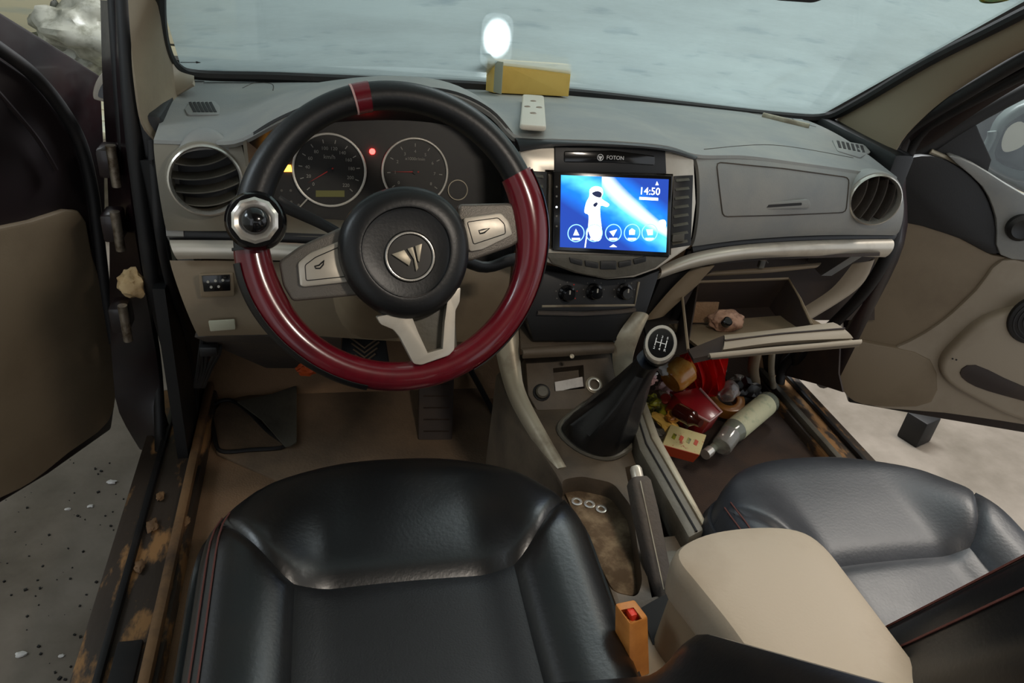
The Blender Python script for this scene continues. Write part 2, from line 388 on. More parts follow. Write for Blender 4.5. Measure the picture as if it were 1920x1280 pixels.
# ================================================================== SETTING: car shell
sh = thing('trim_1', (0, 1, 0), None, None, kind='structure')      # floor pan, sills and jambs of the car
obj('floor_pan', grid([[V((x, y, z)) for x in (-.72, -.4, -.1, .2, .72)] for y, z in ((-.3, 0), (.6, 0), (1.2, 0), (1.46, .0), (1.56, .10), (1.64, .26), (1.67, .45))], .02), 'carpet', sh)
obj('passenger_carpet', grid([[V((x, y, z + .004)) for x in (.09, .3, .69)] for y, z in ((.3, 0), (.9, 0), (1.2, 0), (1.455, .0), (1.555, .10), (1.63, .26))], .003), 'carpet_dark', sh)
obj('bulkhead', box((0, 1.72, .40), (1.5, .04, .6)), 'black', sh)
for s in (-1, 1):
    rm_ = 'sill_rust' if s < 0 else 'console_grey'
    obj('kick_panel', box((s * .722, 1.58 if s > 0 else 1.47, .20), (.02, .22 if s > 0 else .44, .42)), 'black', sh)
    obj('cowl_filler', box((s * .715, 1.46, .60), (.05, .34, .20), bev=.01), 'black', sh)
    q = obj('sill', box((s * .745, .45, -.02), (.125, 2.1, .10), bev=.012), 'sill', sh)
    obj('sill_outer_lip', box((s * .797, .45, -.03), (.03, 2.1, .07), bev=.01), rm_, q)
    obj('sill_ridge', box((s * .765, .45, .034), (.012, 2.1, .014), bev=.004), 'rubber', q)
    obj('sill_ridge', box((s * .70, .45, .036), (.018, 2.1, .02), bev=.006), rm_, q)
    obj('tread_plate', box((s * .733, .42, .034), (.036, .8, .008), bev=.003), 'rubber', q)
    obj('sill_cover', box((s * .79, .45, -.22), (.03, 2.1, .26), bev=.01), 'body_paint', q)
# door jambs: painted post with rubber seal tubes
def curve3(pts, n=6): return [V(p) for p in spl([tuple(at(a, b, x=x)) for a, b, x in pts], n)]
jl = obj('door_jamb', band(curve3([(222, 0, -.752), (228, 150, -.755), (238, 300, -.757), (255, 450, -.76), (282, 600, -.765), (300, 720, -.77), (300, 850, -.775)]),
     curve3([(188, 0, -.80), (192, 150, -.80), (200, 300, -.81), (205, 450, -.82), (206, 600, -.84), (212, 700, -.85), (222, 770, -.85), (262, 842, -.83)]), .004, (.6, -.8, 0), thick=.03), 'body_paint', sh)
for a, r in (([(213, -30, -.765), (222, 120, -.765), (232, 250, -.765), (248, 400, -.768), (270, 540, -.772), (292, 680, -.776), (300, 800, -.775), (300, 850, -.77)], .011),
             ([(232, -30, -.735), (240, 120, -.735), (250, 250, -.735), (268, 400, -.736), (288, 540, -.738), (318, 660, -.74), (340, 760, -.74), (350, 860, -.735)], .013),
             ([(285, 262, -.705), (292, 350, -.705), (300, 440, -.706), (318, 530, -.708), (345, 620, -.712), (362, 720, -.715), (366, 830, -.72)], .008)):
    obj('rubber_seal', tube(curve3(a), r, 10), 'rubber', jl)
for a, b in ((206, 300), (214, 420), (228, 590)):     # hinges
    p = at(a, b, x=-.79)
    h = obj('hinge', box(p, (.03, .05, .05), bev=.006), 'body_paint', jl)
    obj('hinge_pin', tube([p + V((.012, -.03, -.035)), p + V((.012, -.03, .035))], .008, 10), 'steel', h)
obj('inner_cowl', band(curve3([(255, 300, -.735), (285, 470, -.735), (325, 640, -.735), (345, 790, -.735)]), curve3([(285, 300, -.705), (312, 470, -.705), (350, 620, -.71), (372, 700, -.715)]), .004, (.5, -.8, .1), thick=.01), 'rubber', jl)
jr = obj('door_jamb', band(curve3([(1990, 60, .745), (1850, 140, .745), (1720, 225, .745), (1682, 300, .745), (1684, 450, .745), (1596, 600, .745), (1520, 690, .755)]),
     curve3([(1990, 120, .79), (1880, 180, .79), (1760, 260, .79), (1700, 310, .78), (1698, 450, .775), (1628, 600, .775), (1566, 725, .79)]), .004, (-.6, -.8, 0), thick=.03), 'body_paint', sh)
obj('rubber_seal', tube(curve3([(1990, 70, .735), (1850, 150, .735), (1700, 245, .735), (1672, 300, .735), (1680, 420, .735), (1640, 520, .735), (1560, 610, .735), (1475, 680, .735), (1462, 720, .735)]), .013, 10), 'rubber', jr)
obj('rubber_seal', tube(curve3([(1990, 105, .77), (1850, 175, .77), (1740, 240, .77), (1695, 300, .77)]), .01, 10), 'rubber', jr)

XP = Pl((.742, 1.4, .2), (-1, 0, 0)); obj('kick_panel', pxp(XP, [(1450, 630), (1575, 628), (1572, 700), (1580, 735), (1540, 722), (1465, 702)], -.004, 0), 'glove_in', sh)
# windscreen
def wsy(x, z): return 1.575 + (.706 - z) * 1.6 + .1 * (1 - (x / .7) ** 2)
def onws(px, py, back=0):
    r = ray(px, py); t = 1.5
    for _ in range(30):
        p = CAM + r * t; e = p.y - (wsy(p.x, p.z) - back); t -= e / (r.y + 1.6 * r.z) if abs(r.y + 1.6 * r.z) > .05 else e
    return CAM + r * t
w1 = thing('window_1', (0, 1.6, .7), None, None, kind='structure')
rows = []
for j in range(15):
    z = .66 + .56 * j / 14; hw = .70 - .1 * (z - .70) ** 1.0 * 1.4
    rows.append([V((hw * (-1 + 2 * i / 24), wsy(hw * (-1 + 2 * i / 24), z), z)) for i in range(25)])
obj('windscreen_pane', grid(rows, .005), 'windscreen_glass', w1)
fp = spl([(285, -150), (296, -40), (300, 40), (310, 92), (330, 126), (372, 140), (520, 144), (700, 152), (900, 162), (1100, 178), (1300, 200), (1470, 218), (1550, 219), (1610, 192), (1740, 115), (1860, 54), (1960, 4), (2100, -60)], 5)
obj('windscreen_seal', tube([onws(a, b, .012) for a, b in fp], [.010 + .007 * math.exp(-((a - 1000) / 380) ** 2) for a, b in fp], 8), 'rubber', w1)
# a printed mark and a round sticker on the glass
q = [onws(338, 117, .004), onws(372, 117, .004)]
obj('glass_mark', tube([q[0], q[1]], .0007, 5, bm=tube([q[1] - V((.004, 0, 0)), q[1] + V((.004, 0, 0))], [.0022, .0003], 6)), 'rubber', w1)
c = onws(1880, -12, .008); nn = V((0, -1, -1.6)).normalized()
st = thing('window_sticker', c, 'round green inspection sticker at the top right of the windscreen', 'sticker')
spl_ = Pl(c, nn, (0, -1.6, 1)); obj('sticker_disc', disc(spl_, (0, 0), .032, 0, .0012), 'sticker', st); obj('sticker_border', ring(spl_, (0, 0), .026, .030, .0012, .0016), 'pack_green', st)
# A-pillar trims
for nm, inn, out, nv in (('trim_2', [(301, -40), (304, 30), (313, 88), (330, 124), (366, 146)], [(238, -40, -.722), (244, 60, -.722), (254, 150, -.720), (268, 230, -.715), (292, 262, -.70)], (.5, -.85, 0)),
                         ('trim_3', [(2000, -10), (1900, 42), (1760, 112), (1640, 182), (1552, 230)], [(2020, 50, .722), (1900, 105, .722), (1780, 180, .722), (1700, 250, .715), (1672, 296, .712)], (-.5, -.85, 0))):
    t = thing(nm, onws(*inn[-1]), None, None, kind='structure')
    a = [V(p) for p in spl([tuple(onws(u, v, .016)) for u, v in inn])]; b = curve3(out)
    obj('pillar_trim', band(a, b, .016, nv, thick=.004), 'pillar', t)
# flared foot of the left pillar trim, lower lip of the glass surround
obj('pillar_foot', band([V(p) for p in spl([tuple(at(a, b, y=1.50)) for a, b in ((318, 108), (335, 132), (364, 142))])], [V(p) for p in spl([tuple(at(a, b, y=1.44)) for a, b in ((275, 215), (312, 192), (360, 160))])], .012, (.2, -.9, .3)), 'beige_light', bpy.data.objects['trim_2'])

# unseen roof lining, added to block overhead light, and the pillars behind the camera
ce = thing('trim_4', (0, 0, 1.2), None, None, kind='structure')
obj('roof_lining', grid([[V((.66 * s, y, z - .06 * abs(s) ** 3)) for s in (-1, -.8, -.4, 0, .4, .8, 1)] for y, z in ((.74, 1.22), (.6, 1.25), (.2, 1.28), (-.6, 1.28), (-1.6, 1.24))], .03), 'headliner', ce)
for s in (-1, 1):
    obj('centre_pillar', box((s * .72, -.15, .62), (.06, .2, 1.2), bev=.02), 'pillar', ce)
    obj('roof_rail', tube([V((s * .66, .8, 1.17)), V((s * .68, .2, 1.2)), V((s * .68, -1.4, 1.2))], .03, 10), 'pillar', ce)
dl = thing('dome_lamp', (-.02, .22, 1.235), 'small warm dome lamp on the roof lining above the armrest', 'lamp')
obj('lamp_frame', box((-.02, .22, 1.243), (.13, .09, .014), bev=.005), 'pillar', dl); obj('lamp_lens', box((-.02, .22, 1.233), (.10, .06, .012), bev=.004), 'dome', dl)
pt = bpy.data.lights.new('dome_bulb', 'AREA'); pt.shape = 'RECTANGLE'; pt.size, pt.size_y = .10, .06; pt.energy = 2.1; pt.color = (1, .90, .78)
po = bpy.data.objects.new('dome_bulb', pt); COL.objects.link(po); po.location = (-.02, .22, 1.222)
# ================================================================== OUTSIDE
# bonnet beyond the glass
hd = thing('car_bonnet', (0, 2.2, .5), 'pale bonnet beyond the dusty windscreen', 'bonnet')
obj('bonnet_panel', grid([[V((x, y, z - .05 * (x / .75) ** 2)) for x in [-.75 + 1.5 * i / 12 for i in range(13)]] for y, z in ((1.78, .60), (2.1, .60), (2.5, .55), (2.7, .46), (2.74, .3))], .01), 'hood_paint', hd)
wl2 = thing('bright_spot_lamp', at(931, 78, y=3.0), 'lamp added for the bright spot in the windscreen above the yellow box', 'lamp')  # bright spot on the glass, built as an added lamp beyond it
lp = Pl(at(931, 78, y=3.0), (0, -1, .1))
obj('lamp_housing', prism(lp, rect(-.064, -.10, .064, .10, .05, 8), -.05, -.003, .004), 'black', wl2)
obj('lamp_lens', prism(lp, rect(-.062, -.10, .062, .10, .05, 8), -.003, .004), 'spot_glow', wl2)
obj('lamp_stand', tube([lp.w(0, -.09, -.03), V((lp.o.x, lp.o.y + .05, GZ))], .01, 8), 'black', wl2)
# bags piled by the wall on the left
for i, (px, py, s, m, lab) in enumerate([
        (165, 55, (.26, .2, .17), 'bag_white', 'bulging grey-white sack on top of the pile seen past the left pillar'),
        (140, 112, (.22, .18, .12), 'bag_white', 'flattened white plastic bag low in the pile left of the car'),
        (112, 62, (.05, .06, .16), 'bag_dark', 'dark green folded bag standing left of the white sack'),
        (122, 66, (.03, .05, .13), 'label_paper', 'narrow cream sack leaning on the dark green bag'),
        (188, 112, (.12, .1, .1), 'foam', 'small tan bundle beside the car pillar in the bag pile'),
        (60, 130, (.4, .25, .2), 'bag_dark', 'dark sack at the bottom of the pile behind the door edge')]):
    p = at(px, py, y=3.1 + .06 * i)
    obj(('plastic_sack', 'plastic_bag', 'folded_bag', 'narrow_sack', 'bundle', 'dark_sack')[i], blob(p, tuple(k * .62 for k in s), .22, i + 2, 4), m, None, lab, 'bag', 'bags piled outside')
cr = at(140, 150, y=3.25)
pal = thing('pallet_stack', (cr.x, 3.45, GZ), 'low wooden platform under the bags outside the left window', 'platform')
for k in range(5): obj('board', box((cr.x - .1, 3.15 + k * .16, cr.z - .16), (1.5, .14, .03), bev=.004), 'plank', pal)
for k in range(2): obj('bearer', box((cr.x - .7 + k * 1.2, 3.45, (cr.z - .18 + GZ) / 2), (.1, .8, cr.z - .18 - GZ), bev=.004), 'plank', pal)
# small black block on the concrete
pb = at(1712, 822, z=GZ)
obj('rubber_block', box(pb + V((0, 0, .05)), (.085, .075, .1), rot=Matrix.Rotation(.35, 3, 'Z'), bev=.006), 'rubber', None, 'small black block standing on the concrete beside the passenger seat', 'block')

# grit and chips scattered on the concrete left of the sill
gm = nb()
for k in range(110):
    p = at(random.uniform(-40, 300), random.uniform(860, 1300), z=GZ); s_ = random.uniform(.001, .005)
    if p.x > -.86: continue
    box(p + V((0, 0, s_ * .4)), (s_ * random.uniform(.6, 1.6), s_, s_ * .8), rot=Matrix.Rotation(random.random() * 3, 3, 'Z'), bm=gm)
obj('grit', gm, 'rubber', None, 'dark grit scattered over the concrete beside the driver sill', 'grit', kind='stuff')
for a_, b_, s_ in ((210, 905, .012), (170, 950, .008), (128, 955, .007), (40, 1228, .011), (115, 1230, .006)):
    obj('paint_chip', blob(at(a_, b_, z=GZ) + V((0, 0, s_ * .3)), (s_, s_ * .6, s_ * .35), .3, int(a_), 2), 'paper_white', None, {210: 'largest pale chip on the concrete near the door bottom', 170: 'small pale chip just left of the largest one by the door bottom', 128: 'tiny pale chip farthest left near the door bottom', 40: 'pale curved chip at the far lower left on the concrete', 115: 'tiny pale chip beside the sill at the lower left'}[a_], 'chip', 'pale chips on the concrete')
# mud clods caked on the driver sill
for k, (a_, b_, s_) in enumerate(((285, 985, .016), (345, 975, .016), (262, 1060, .014), (300, 930, .012))):
    obj('mud_clod', blob(at(a_, b_, z=.036), (s_ * .55, s_ * .9, .004), .3, 60 + k, 3), 'sill_rust', [c_ for c_ in sh.children if c_.name.startswith('sill')][0])
# ================================================================== DOORS
LD = Pl((-.9, 1.42, 0), (.866, -.5, 0)); RD = Pl((.90, 1.38, 0), (-.41, -.91, 0))
d = thing('door_1', LD.w(.2, -.05, -.03), 'open driver door with plain beige lower panel and shaded upper part coloured dark', None, kind='structure')
obj('door_shell', pxp(LD, [(-160, -90), (0, 22), (100, 84), (190, 142), (198, 300), (200, 480), (215, 640), (222, 720), (210, 805), (90, 890), (-10, 950), (-200, 1060)], -.10, -.012, .006), 'body_paint', d)
obj('upper_panel', pxp(LD, [(-150, 40), (0, 110), (60, 150), (120, 225), (158, 300), (172, 430), (178, 470), (0, 470), (-150, 500)], -.012, 0, .004), 'door_shaded', d)  # shadow on the door's upper part is put into this dark colour
obj('lower_panel', pxp(LD, spl([(-150, 462), (-20, 432), (60, 415), (150, 395), (175, 480), (200, 560), (214, 640), (220, 710), (206, 790), (130, 850), (60, 905), (-10, 940), (-150, 1000)], 3, True), -.012, .012, .006), 'beige', d)
sl = obj('door_seal', tube([V(p) for p in spl([tuple(LD.px(a, b, .012)) for a, b in ((-60, 52), (0, 92), (60, 138), (110, 196), (150, 265), (172, 350), (184, 440), (196, 540), (212, 640))])], .011, 10), 'rubber', d)
obj('seal_edge', tube([V(p) for p in spl([tuple(LD.px(a, b, .014)) for a, b in ((-60, 110), (20, 200), (70, 260), (105, 318))])], .004, 8), 'door_shaded', d)
obj('check_strap', box(LD.px(198, 560, -.02), (.05, .03, .03), bev=.005), 'black', d)
lm = thing('side_mirror', at(196, 160, y=1.47), 'rounded pale door mirror peeping out beside the left pillar', 'mirror')
mp_ = Pl(at(196, 165, y=1.47), (.1, -1, .1))
obj('mirror_shell', prism(mp_, spl([mp_.uv(a, b) for a, b in ((206, 132), (190, 138), (178, 158), (174, 180), (182, 188), (206, 186))], 4, True), -.05, 0, .006, 3), 'fob', lm)
obj('mirror_face', prism(mp_, spl([mp_.uv(a, b) for a, b in ((206, 150), (192, 158), (184, 178), (192, 184), (206, 183))], 4, True), 0, .003), 'black_gloss', lm)

d = thing('door_2', RD.w(.2, -.05, -.03), 'open passenger door with black upper panel, grey grab area and beige lower part', None, kind='structure')
obj('door_shell', pxp(RD, [(1590, 755), (1580, 600), (1600, 420), (1680, 330), (1750, 268), (1850, 330), (1990, 400), (2100, 470), (2120, 860), (1920, 812), (1760, 785)], -.10, -.012, .006), 'body_paint', d)
obj('lower_panel', pxp(RD, [(1600, 745), (1585, 640), (1610, 540), (1675, 405), (1760, 425), (1860, 478), (1960, 495), (2080, 520), (2100, 830), (1920, 795), (1770, 770)], -.012, .008, .004), 'beige', d)
obj('upper_panel', pxp(RD, spl([(1668, 340), (1700, 300), (1745, 292), (1790, 308), (1835, 345), (1862, 400), (1870, 478), (1800, 448), (1730, 425), (1678, 408)], 3, True), -.012, .014, .005), 'door_black', d)
obj('grab_panel', pxp(RD, spl([(1780, 294), (1830, 310), (1920, 365), (2040, 420), (2060, 510), (1960, 492), (1876, 478), (1868, 410), (1842, 350)], 3, True), -.012, .02, .006), 'dash', d)
kp = Pl(RD.px(1912, 425, .02), RD.n); obj('grab_knob', lathe(kp.o, RD.n, ((.03, 0), (.03, .012), (.022, .018), (.012, .014), (.001, .014)), 24), 'black', d)
bb = obj('swept_panel', pxp(RD, spl([(1600, 672), (1680, 652), (1760, 608), (1830, 545), (1880, 488), (1960, 500), (2080, 525), (2100, 830), (1920, 797), (1770, 775), (1610, 755)], 3, True), -.005, .018, .006), 'beige_light', d)
pk = obj('door_pocket', pxp(RD, spl([(1765, 685), (1790, 650), (1850, 600), (1940, 580), (2060, 600), (2060, 815), (1920, 790), (1820, 745), (1775, 715)], 3, True), -.005, .045, .012, 3), 'beige_light', d)
obj('pocket_slot', pxp(RD, spl([(1800, 700), (1830, 685), (1920, 725), (2050, 760), (2050, 785), (1920, 752), (1830, 725)], 3, True), .044, .048, .001), 'glove_in', pk)
for a, b in ((1786, 672), (1793, 674)): obj('screw', disc(RD, RD.uv(a, b, .045), .002, .045, .047, 8), 'black', pk)
sp = obj('speaker_grille', disc(RD, RD.uv(1948, 600, .05), .065, .04, .055, 36, .006), 'door_black', d)
for k in range(5): obj('grille_ring', ring(RD, RD.uv(1948, 600, .05), .012 + k * .01, .015 + k * .01, .055, .057, 28), 'black', sp)
obj('kick_panel', pxp(RD, spl([(1575, 640), (1640, 645), (1745, 675), (1748, 755), (1640, 762), (1590, 745), (1570, 700)], 3, True), -.005, .022, .006), 'beige', d)
fr = obj('window_frame', tube([V(p) for p in spl([tuple(RD.px(a, b, -.02)) for a, b in ((1700, 302), (1740, 275), (1800, 235), (1870, 195), (1960, 150), (2080, 100))])], .018, 10), 'rubber', d)
obj('belt_strip', tube([V(p) for p in spl([tuple(RD.px(a, b, .0)) for a, b in ((1745, 284), (1790, 304), (1850, 334), (1930, 372), (2060, 430))])], .006, 8), 'dirty_silver', d)
obj('window_pane', pxp(RD, [(1745, 286), (1800, 245), (1870, 205), (1960, 160), (2080, 110), (2080, 440), (1930, 376), (1850, 338)], -.045, -.041), 'door_glass', d)
obj('sail_panel', pxp(RD, [(1700, 306), (1740, 276), (1830, 232), (1860, 300), (1850, 334), (1790, 304), (1745, 286)], -.04, -.01, .004), 'door_black', d)
rm = thing('side_mirror', RD.px(1890, 300, -.18), 'grey passenger door mirror seen through the right window', 'mirror')
MP = Pl(RD.px(1890, 290, -.16), (-.5, -.85, .1))
obj('mirror_shell', pxp(MP, spl([(1850, 300), (1862, 260), (1880, 222), (1930, 190), (2010, 190), (2010, 320), (1930, 345), (1870, 325)], 3, True), -.06, 0, .014, 3), 'mirror_shell', rm)
obj('mirror_glass', pxp(MP, spl([(1868, 300), (1878, 255), (1895, 230), (1940, 205), (2005, 205), (2005, 310), (1930, 322)], 3, True), 0, .004, .001), 'black_gloss', rm)
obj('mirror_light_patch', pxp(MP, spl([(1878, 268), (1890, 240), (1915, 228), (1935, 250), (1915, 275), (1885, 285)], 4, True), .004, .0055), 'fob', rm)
obj('mirror_arm', tube([V(p) for p in spl([tuple(MP.px(a, b, .0)) for a, b in ((1832, 318), (1842, 290), (1858, 260), (1860, 246))])], [.016, .014, .012] + [.01] * 16, 10), 'mirror_shell', rm)
# foam lump stuck to the driver's door hinge
fo = at(246, 532, x=-.772)
obj('foam_lump', blob(fo, (.022, .02, .027), .2, 5, 3), 'foam', None, 'crumpled tan foam lump stuck in the driver door hinge gap', 'foam')

# ================================================================== DASHBOARD
def c3y(pts, n=6): return [V(p) for p in spl([tuple(at(a, b, y=y)) for a, b, y in pts], n)]
da = thing('dashboard', (0, 1.3, .5), 'dusty grey dashboard spanning the car under the windscreen', 'dashboard')
LIP = [(288, 262, 1.225), (340, 264, 1.22), (400, 265, 1.205), (450, 260, 1.185), (520, 224, 1.165), (600, 190, 1.155), (680, 170, 1.15), (760, 163, 1.15), (850, 172, 1.15), (920, 206, 1.145), (968, 254, 1.125),
       (1040, 260, 1.105), (1150, 264, 1.10), (1250, 273, 1.105), (1310, 290, 1.125), (1400, 292, 1.15), (1500, 305, 1.175), (1600, 319, 1.205), (1682, 332, 1.23)]
lip = resample(c3y(LIP), 90)
rows = []
for j in range(17):
    t = j / 16; r = []
    for i, p in enumerate(lip):
        x1 = p.x * 1.02; e = V((x1, wsy(min(.7, max(-.7, x1)), .70) + .03, .683))
        q = p.lerp(e, t); q.z = lerp(p.z, e.z, smooth(0, 1, t) * .6 + t * .4) + .012 * math.sin(math.pi * t); r.append(q)
    rows.append(r)
rows = [[p + V((0, .004, -.012)) for p in rows[0]], [p + V((0, -.002, -.005)) for p in rows[0]]] + rows
tb = grid(rows)
TOPB = BVHTree.FromBMesh(tb)
def ontop(px, py):
    h = TOPB.ray_cast(CAM, ray(px, py).normalized()); return h[0] if h[0] else at(px, py, z=.71)
def topn(p):
    h = TOPB.ray_cast(V((p.x, p.y, 1.2)), V((0, 0, -1))); n = h[1]; return n if n.z > 0 else -n
dt = obj('dash_top', tb, 'dash', da)
# face panels
fl_top = c3y([(288, 268, 1.225), (345, 270, 1.22), (400, 271, 1.21), (452, 268, 1.20)]); fl_bot = c3y([(312, 432, 1.205), (370, 433, 1.20), (420, 433, 1.195), (500, 433, 1.195)])
VL = (at(386, 338, y=1.185), V((.12, -1, .18)).normalized(), .0505); VR = (at(1640, 374, y=1.162), V((-.3, -1, .12)).normalized(), .0445)
def hole(v): return lathe(v[0] - v[1] * .08, v[1], ((v[2] * 1.08, 0), (v[2] * 1.08, .2)), 40)
obj('face_panel', boolean(band(fl_top, fl_bot, .012, (0, -1, .3), 24, 12, .01), [hole(VL)]), 'dash_face', da)
fr_top = c3y([(1305, 298, 1.125), (1400, 297, 1.15), (1500, 309, 1.175), (1600, 323, 1.205), (1682, 336, 1.23)]); fr_bot = c3y([(1298, 462, 1.115), (1400, 449, 1.135), (1540, 441, 1.165), (1680, 441, 1.20)])
fb = band(fr_top, fr_bot, .02, (0, -1, .3), 40, 14, 0); FACEB = BVHTree.FromBMesh(fb)
shell(fb, .008)
obj('face_panel', boolean(fb, [hole(VR)]), 'dash', da)
def onface(px, py, up=0):
    h = FACEB.ray_cast(CAM, ray(px, py).normalized())
    if not h[0]: return at(px, py, y=1.17)
    n = h[1] if h[1].y < 0 else -h[1]; return h[0] + n * up
obj('dash_core', box((0, 1.50, .56), (1.34, .30, .20), bev=.02), 'black', da)
for s, a in ((-1, (288, 262)), (1, (1682, 332))):
    e = V((s * .69, 0, 0)); x0 = at(*a, y=1.225).x
    bm = nb(); ys = [(1.205, .53), (1.22, .60), (1.228, .675), (1.35, .69), (1.58, .69), (1.6, .45), (1.3, .42)]
    loft(bm, [[V((x0 - s * .004, y, z)) for y, z in ys], [V((x0 - s * .03, y, z)) for y, z in ys]]); obj('end_cap', bm, 'dash', da)
# seam grooves drawn as thin raised welts on the pad
for pts in ([(455, 165), (480, 155), (510, 158), (512, 170)], [(1370, 205), (1480, 226), (1530, 238)], [(1320, 280), (1450, 272), (1600, 296)]):
    obj('pad_seam', tube([ontop(a, b) for a, b in spl(pts, 8)], .0009, 5), 'mat_grey', dt)
# upper glove lid with its recessed handle
lidp = spl([(1345, 304), (1400, 306), (1500, 317), (1592, 328), (1588, 392), (1560, 398), (1450, 402), (1365, 405), (1345, 392)], 4, True)
sq = rcorner([(1343, 304), (1470, 316), (1592, 333), (1589, 366), (1586, 398), (1470, 403), (1355, 406), (1348, 350)], 9)
sq = resample([V((a, b, 0)) for a, b in sq + sq[:1]], 110)[:-1]
seam = tube([onface(p.x, p.y, .0006) for p in sq], .0011, 6, closed=True)
ul = obj('upper_lid', seam, 'mat_grey', da, label='thin dark seam of the upper storage lid')
hp = [(1418, 380), (1500, 374), (1516, 378), (1516, 386), (1420, 392)]
FN = V((0, -1, .25)).normalized(); FP = Pl(onface(1466, 383), FN)
obj('lid_handle', prism(FP, rcorner([FP.uv(a, b) for a, b in [(1415, 381), (1516, 373), (1518, 389), (1417, 393)]], .006), -.006, .005, .002), 'dash', ul)
obj('handle_slot', prism(FP, rcorner([FP.uv(a, b) for a, b in [(1424, 384), (1500, 379), (1500, 384), (1424, 389)]], .002), .004, .0056), 'rubber', ul)
# silver trims
obj('silver_trim', band(c3y([(318, 450, 1.20), (380, 450, 1.195), (450, 451, 1.19), (540, 455, 1.18), (640, 460, 1.175)]), c3y([(332, 486, 1.19), (380, 485, 1.185), (450, 486, 1.18), (540, 489, 1.17), (640, 494, 1.165)]), .010, (0, -1, .4), 24, 8), 'silver', da)
obj('trim_gap', band(c3y([(312, 432, 1.212), (450, 433, 1.205), (640, 440, 1.19)]), c3y([(320, 452, 1.21), (450, 452, 1.20), (640, 460, 1.185)]), .002, (0, -1, .4), 16, 4), 'black', da)
obj('silver_trim', band(c3y([(1236, 500, 1.10), (1300, 474, 1.11), (1400, 458, 1.13), (1540, 450, 1.16), (1672, 448, 1.195)]), c3y([(1232, 524, 1.09), (1300, 502, 1.10), (1400, 486, 1.12), (1540, 480, 1.15), (1660, 482, 1.185)]), .014, (0, -1, .5), 40, 10), 'silver', da)
obj('trim_gap', band(c3y([(1298, 462, 1.12), (1400, 449, 1.14), (1540, 441, 1.17), (1682, 440, 1.205)]), c3y([(1300, 476, 1.115), (1400, 460, 1.135), (1540, 452, 1.165), (1676, 450, 1.20)]), .001, (0, -1, .4), 30, 4), 'black', da)
# round vents at both ends
def vent(c, n, r, mat_cowl, tilt, k, dull):
    n = V(n).normalized(); P = Pl(c, n)
    v = obj('air_vent', lathe(c, n, ((r * 1.10, -.05), (r * 1.16, -.012), (r * 1.13, -.002), (r * 1.02, 0), (r * 1.0, -.012), (r * .96, -.045)), 48, cap=False), mat_cowl, da)
    bz = obj('vent_bezel', lathe(c, n, ((r * 1.10, -.003), (r * 1.08, .006), (r * 1.03, .008), (r * .985, .004), (r * .97, -.008)), 48, cap=False), 'chrome', v)
    obj('vent_back', disc(P, (0, 0), r * .97, -.05, -.046), 'black', v)
    for i in range(k):
        f = -.62 + 1.24 * i / (k - 1); w = r * .95 * math.sqrt(max(.05, 1 - f * f))
        rows = []
        for j in range(13):
            u = -w + 2 * w * j / 12
            cu = r * .16 * (1 - (u / w) ** 2) * (-1)
            a0 = (u, f * r + cu); ct, st = math.cos(tilt), math.sin(tilt)
            rows.append([P.w(a0[0] * ct - (a0[1] + dz) * st, a0[0] * st + (a0[1] + dz) * ct, h) for dz, h in ((.006, -.036), (0, -.006), (-.002, -.006), (.004, -.036))])
        bm = nb(); loft(bm, rows); obj('vane', bm, dull, v)
vent(*VL, 'dash_face', R(8), 4, 'console_grey')
vent(*VR, 'dash', R(82), 4, 'mat_grey')
obj('vent_cowl', band(c3y([(345, 268, 1.225), (365, 243, 1.24), (400, 242, 1.24), (428, 266, 1.22)]), c3y([(318, 330, 1.20), (345, 288, 1.20), (420, 283, 1.20), (455, 320, 1.20)]), .012, (0, -.6, .8), 16, 8), 'dash', da)
# defrost grilles
for lab, cs in (('left', [(358, 192), (402, 190), (412, 200), (412, 216), (352, 216), (346, 205)]), ('right', [(1560, 262), (1620, 272), (1632, 286), (1612, 296), (1570, 284)])):
    c = ontop(sum(p[0] for p in cs) / len(cs), sum(p[1] for p in cs) / len(cs)); n = topn(c); P = Pl(c + n * .001, n, (0, 1, 0))
    g = obj('defrost_grille', prism(P, rcorner([P.uv(*p) for p in cs], .006), -.002, .0015, .0006), 'dash', da)
    x0 = min(p[0] for p in cs) + 8; x1 = max(p[0] for p in cs) - 8; y0 = min(p[1] for p in cs) + 3; y1 = max(p[1] for p in cs) - 4
    for i in range(6):
        a = lerp(x0, x1 - 12, i / 5)
        if lab == 'right': dy = (a - x0) * .2 - 4; qq = [(a, y0 + dy + 4), (a + 5, y0 + dy + 5), (a + 9, y0 + dy + 18), (a + 4, y0 + dy + 17)]
        else: qq = [(a, y0 + 1), (a + 5, y0), (a + 15, y1), (a + 9, y1)]
        obj('slot', prism(P, [P.uv(*p) for p in qq], .0012, .0024), 'rubber', g)
c = ontop(1470, 229)
obj('side_defroster', tube([ontop(a, b) + V((0, 0, .002)) for a, b in ((1430, 219), (1470, 229), (1516, 240))], .008, 10, flat=.6), 'dirty_silver', da)
# knee panel on the driver side with switch blanks
kb = obj('knee_panel', band(c3y([(318, 488, 1.20), (450, 489, 1.19), (560, 492, 1.185), (800, 500, 1.175), (958, 500, 1.16)]), c3y([(372, 630, 1.16), (450, 628, 1.16), (560, 628, 1.16), (760, 640, 1.16), (930, 640, 1.15)]), .012, (0, -1, .1), 30, 10, .012), 'beige', da)
KP = Pl(at(405, 535, y=1.165), (0, -1, .12))
sw = obj('switch_plate', pxp(KP, rcorner([(372, 514), (438, 512), (440, 556), (376, 558)], 4), 0, .008, .002), 'beige', kb)
sk = obj('switch_socket', pxp(KP, [(378, 517), (431, 515), (432, 545), (382, 547)], .008, .0105, .001), 'black_gloss', sw)
for a, b in ((390, 528), (404, 526), (418, 525), (396, 538), (410, 537)): obj('contact', disc(KP, KP.uv(a, b, .011), .0022, .0105, .012, 8), 'print', sk)
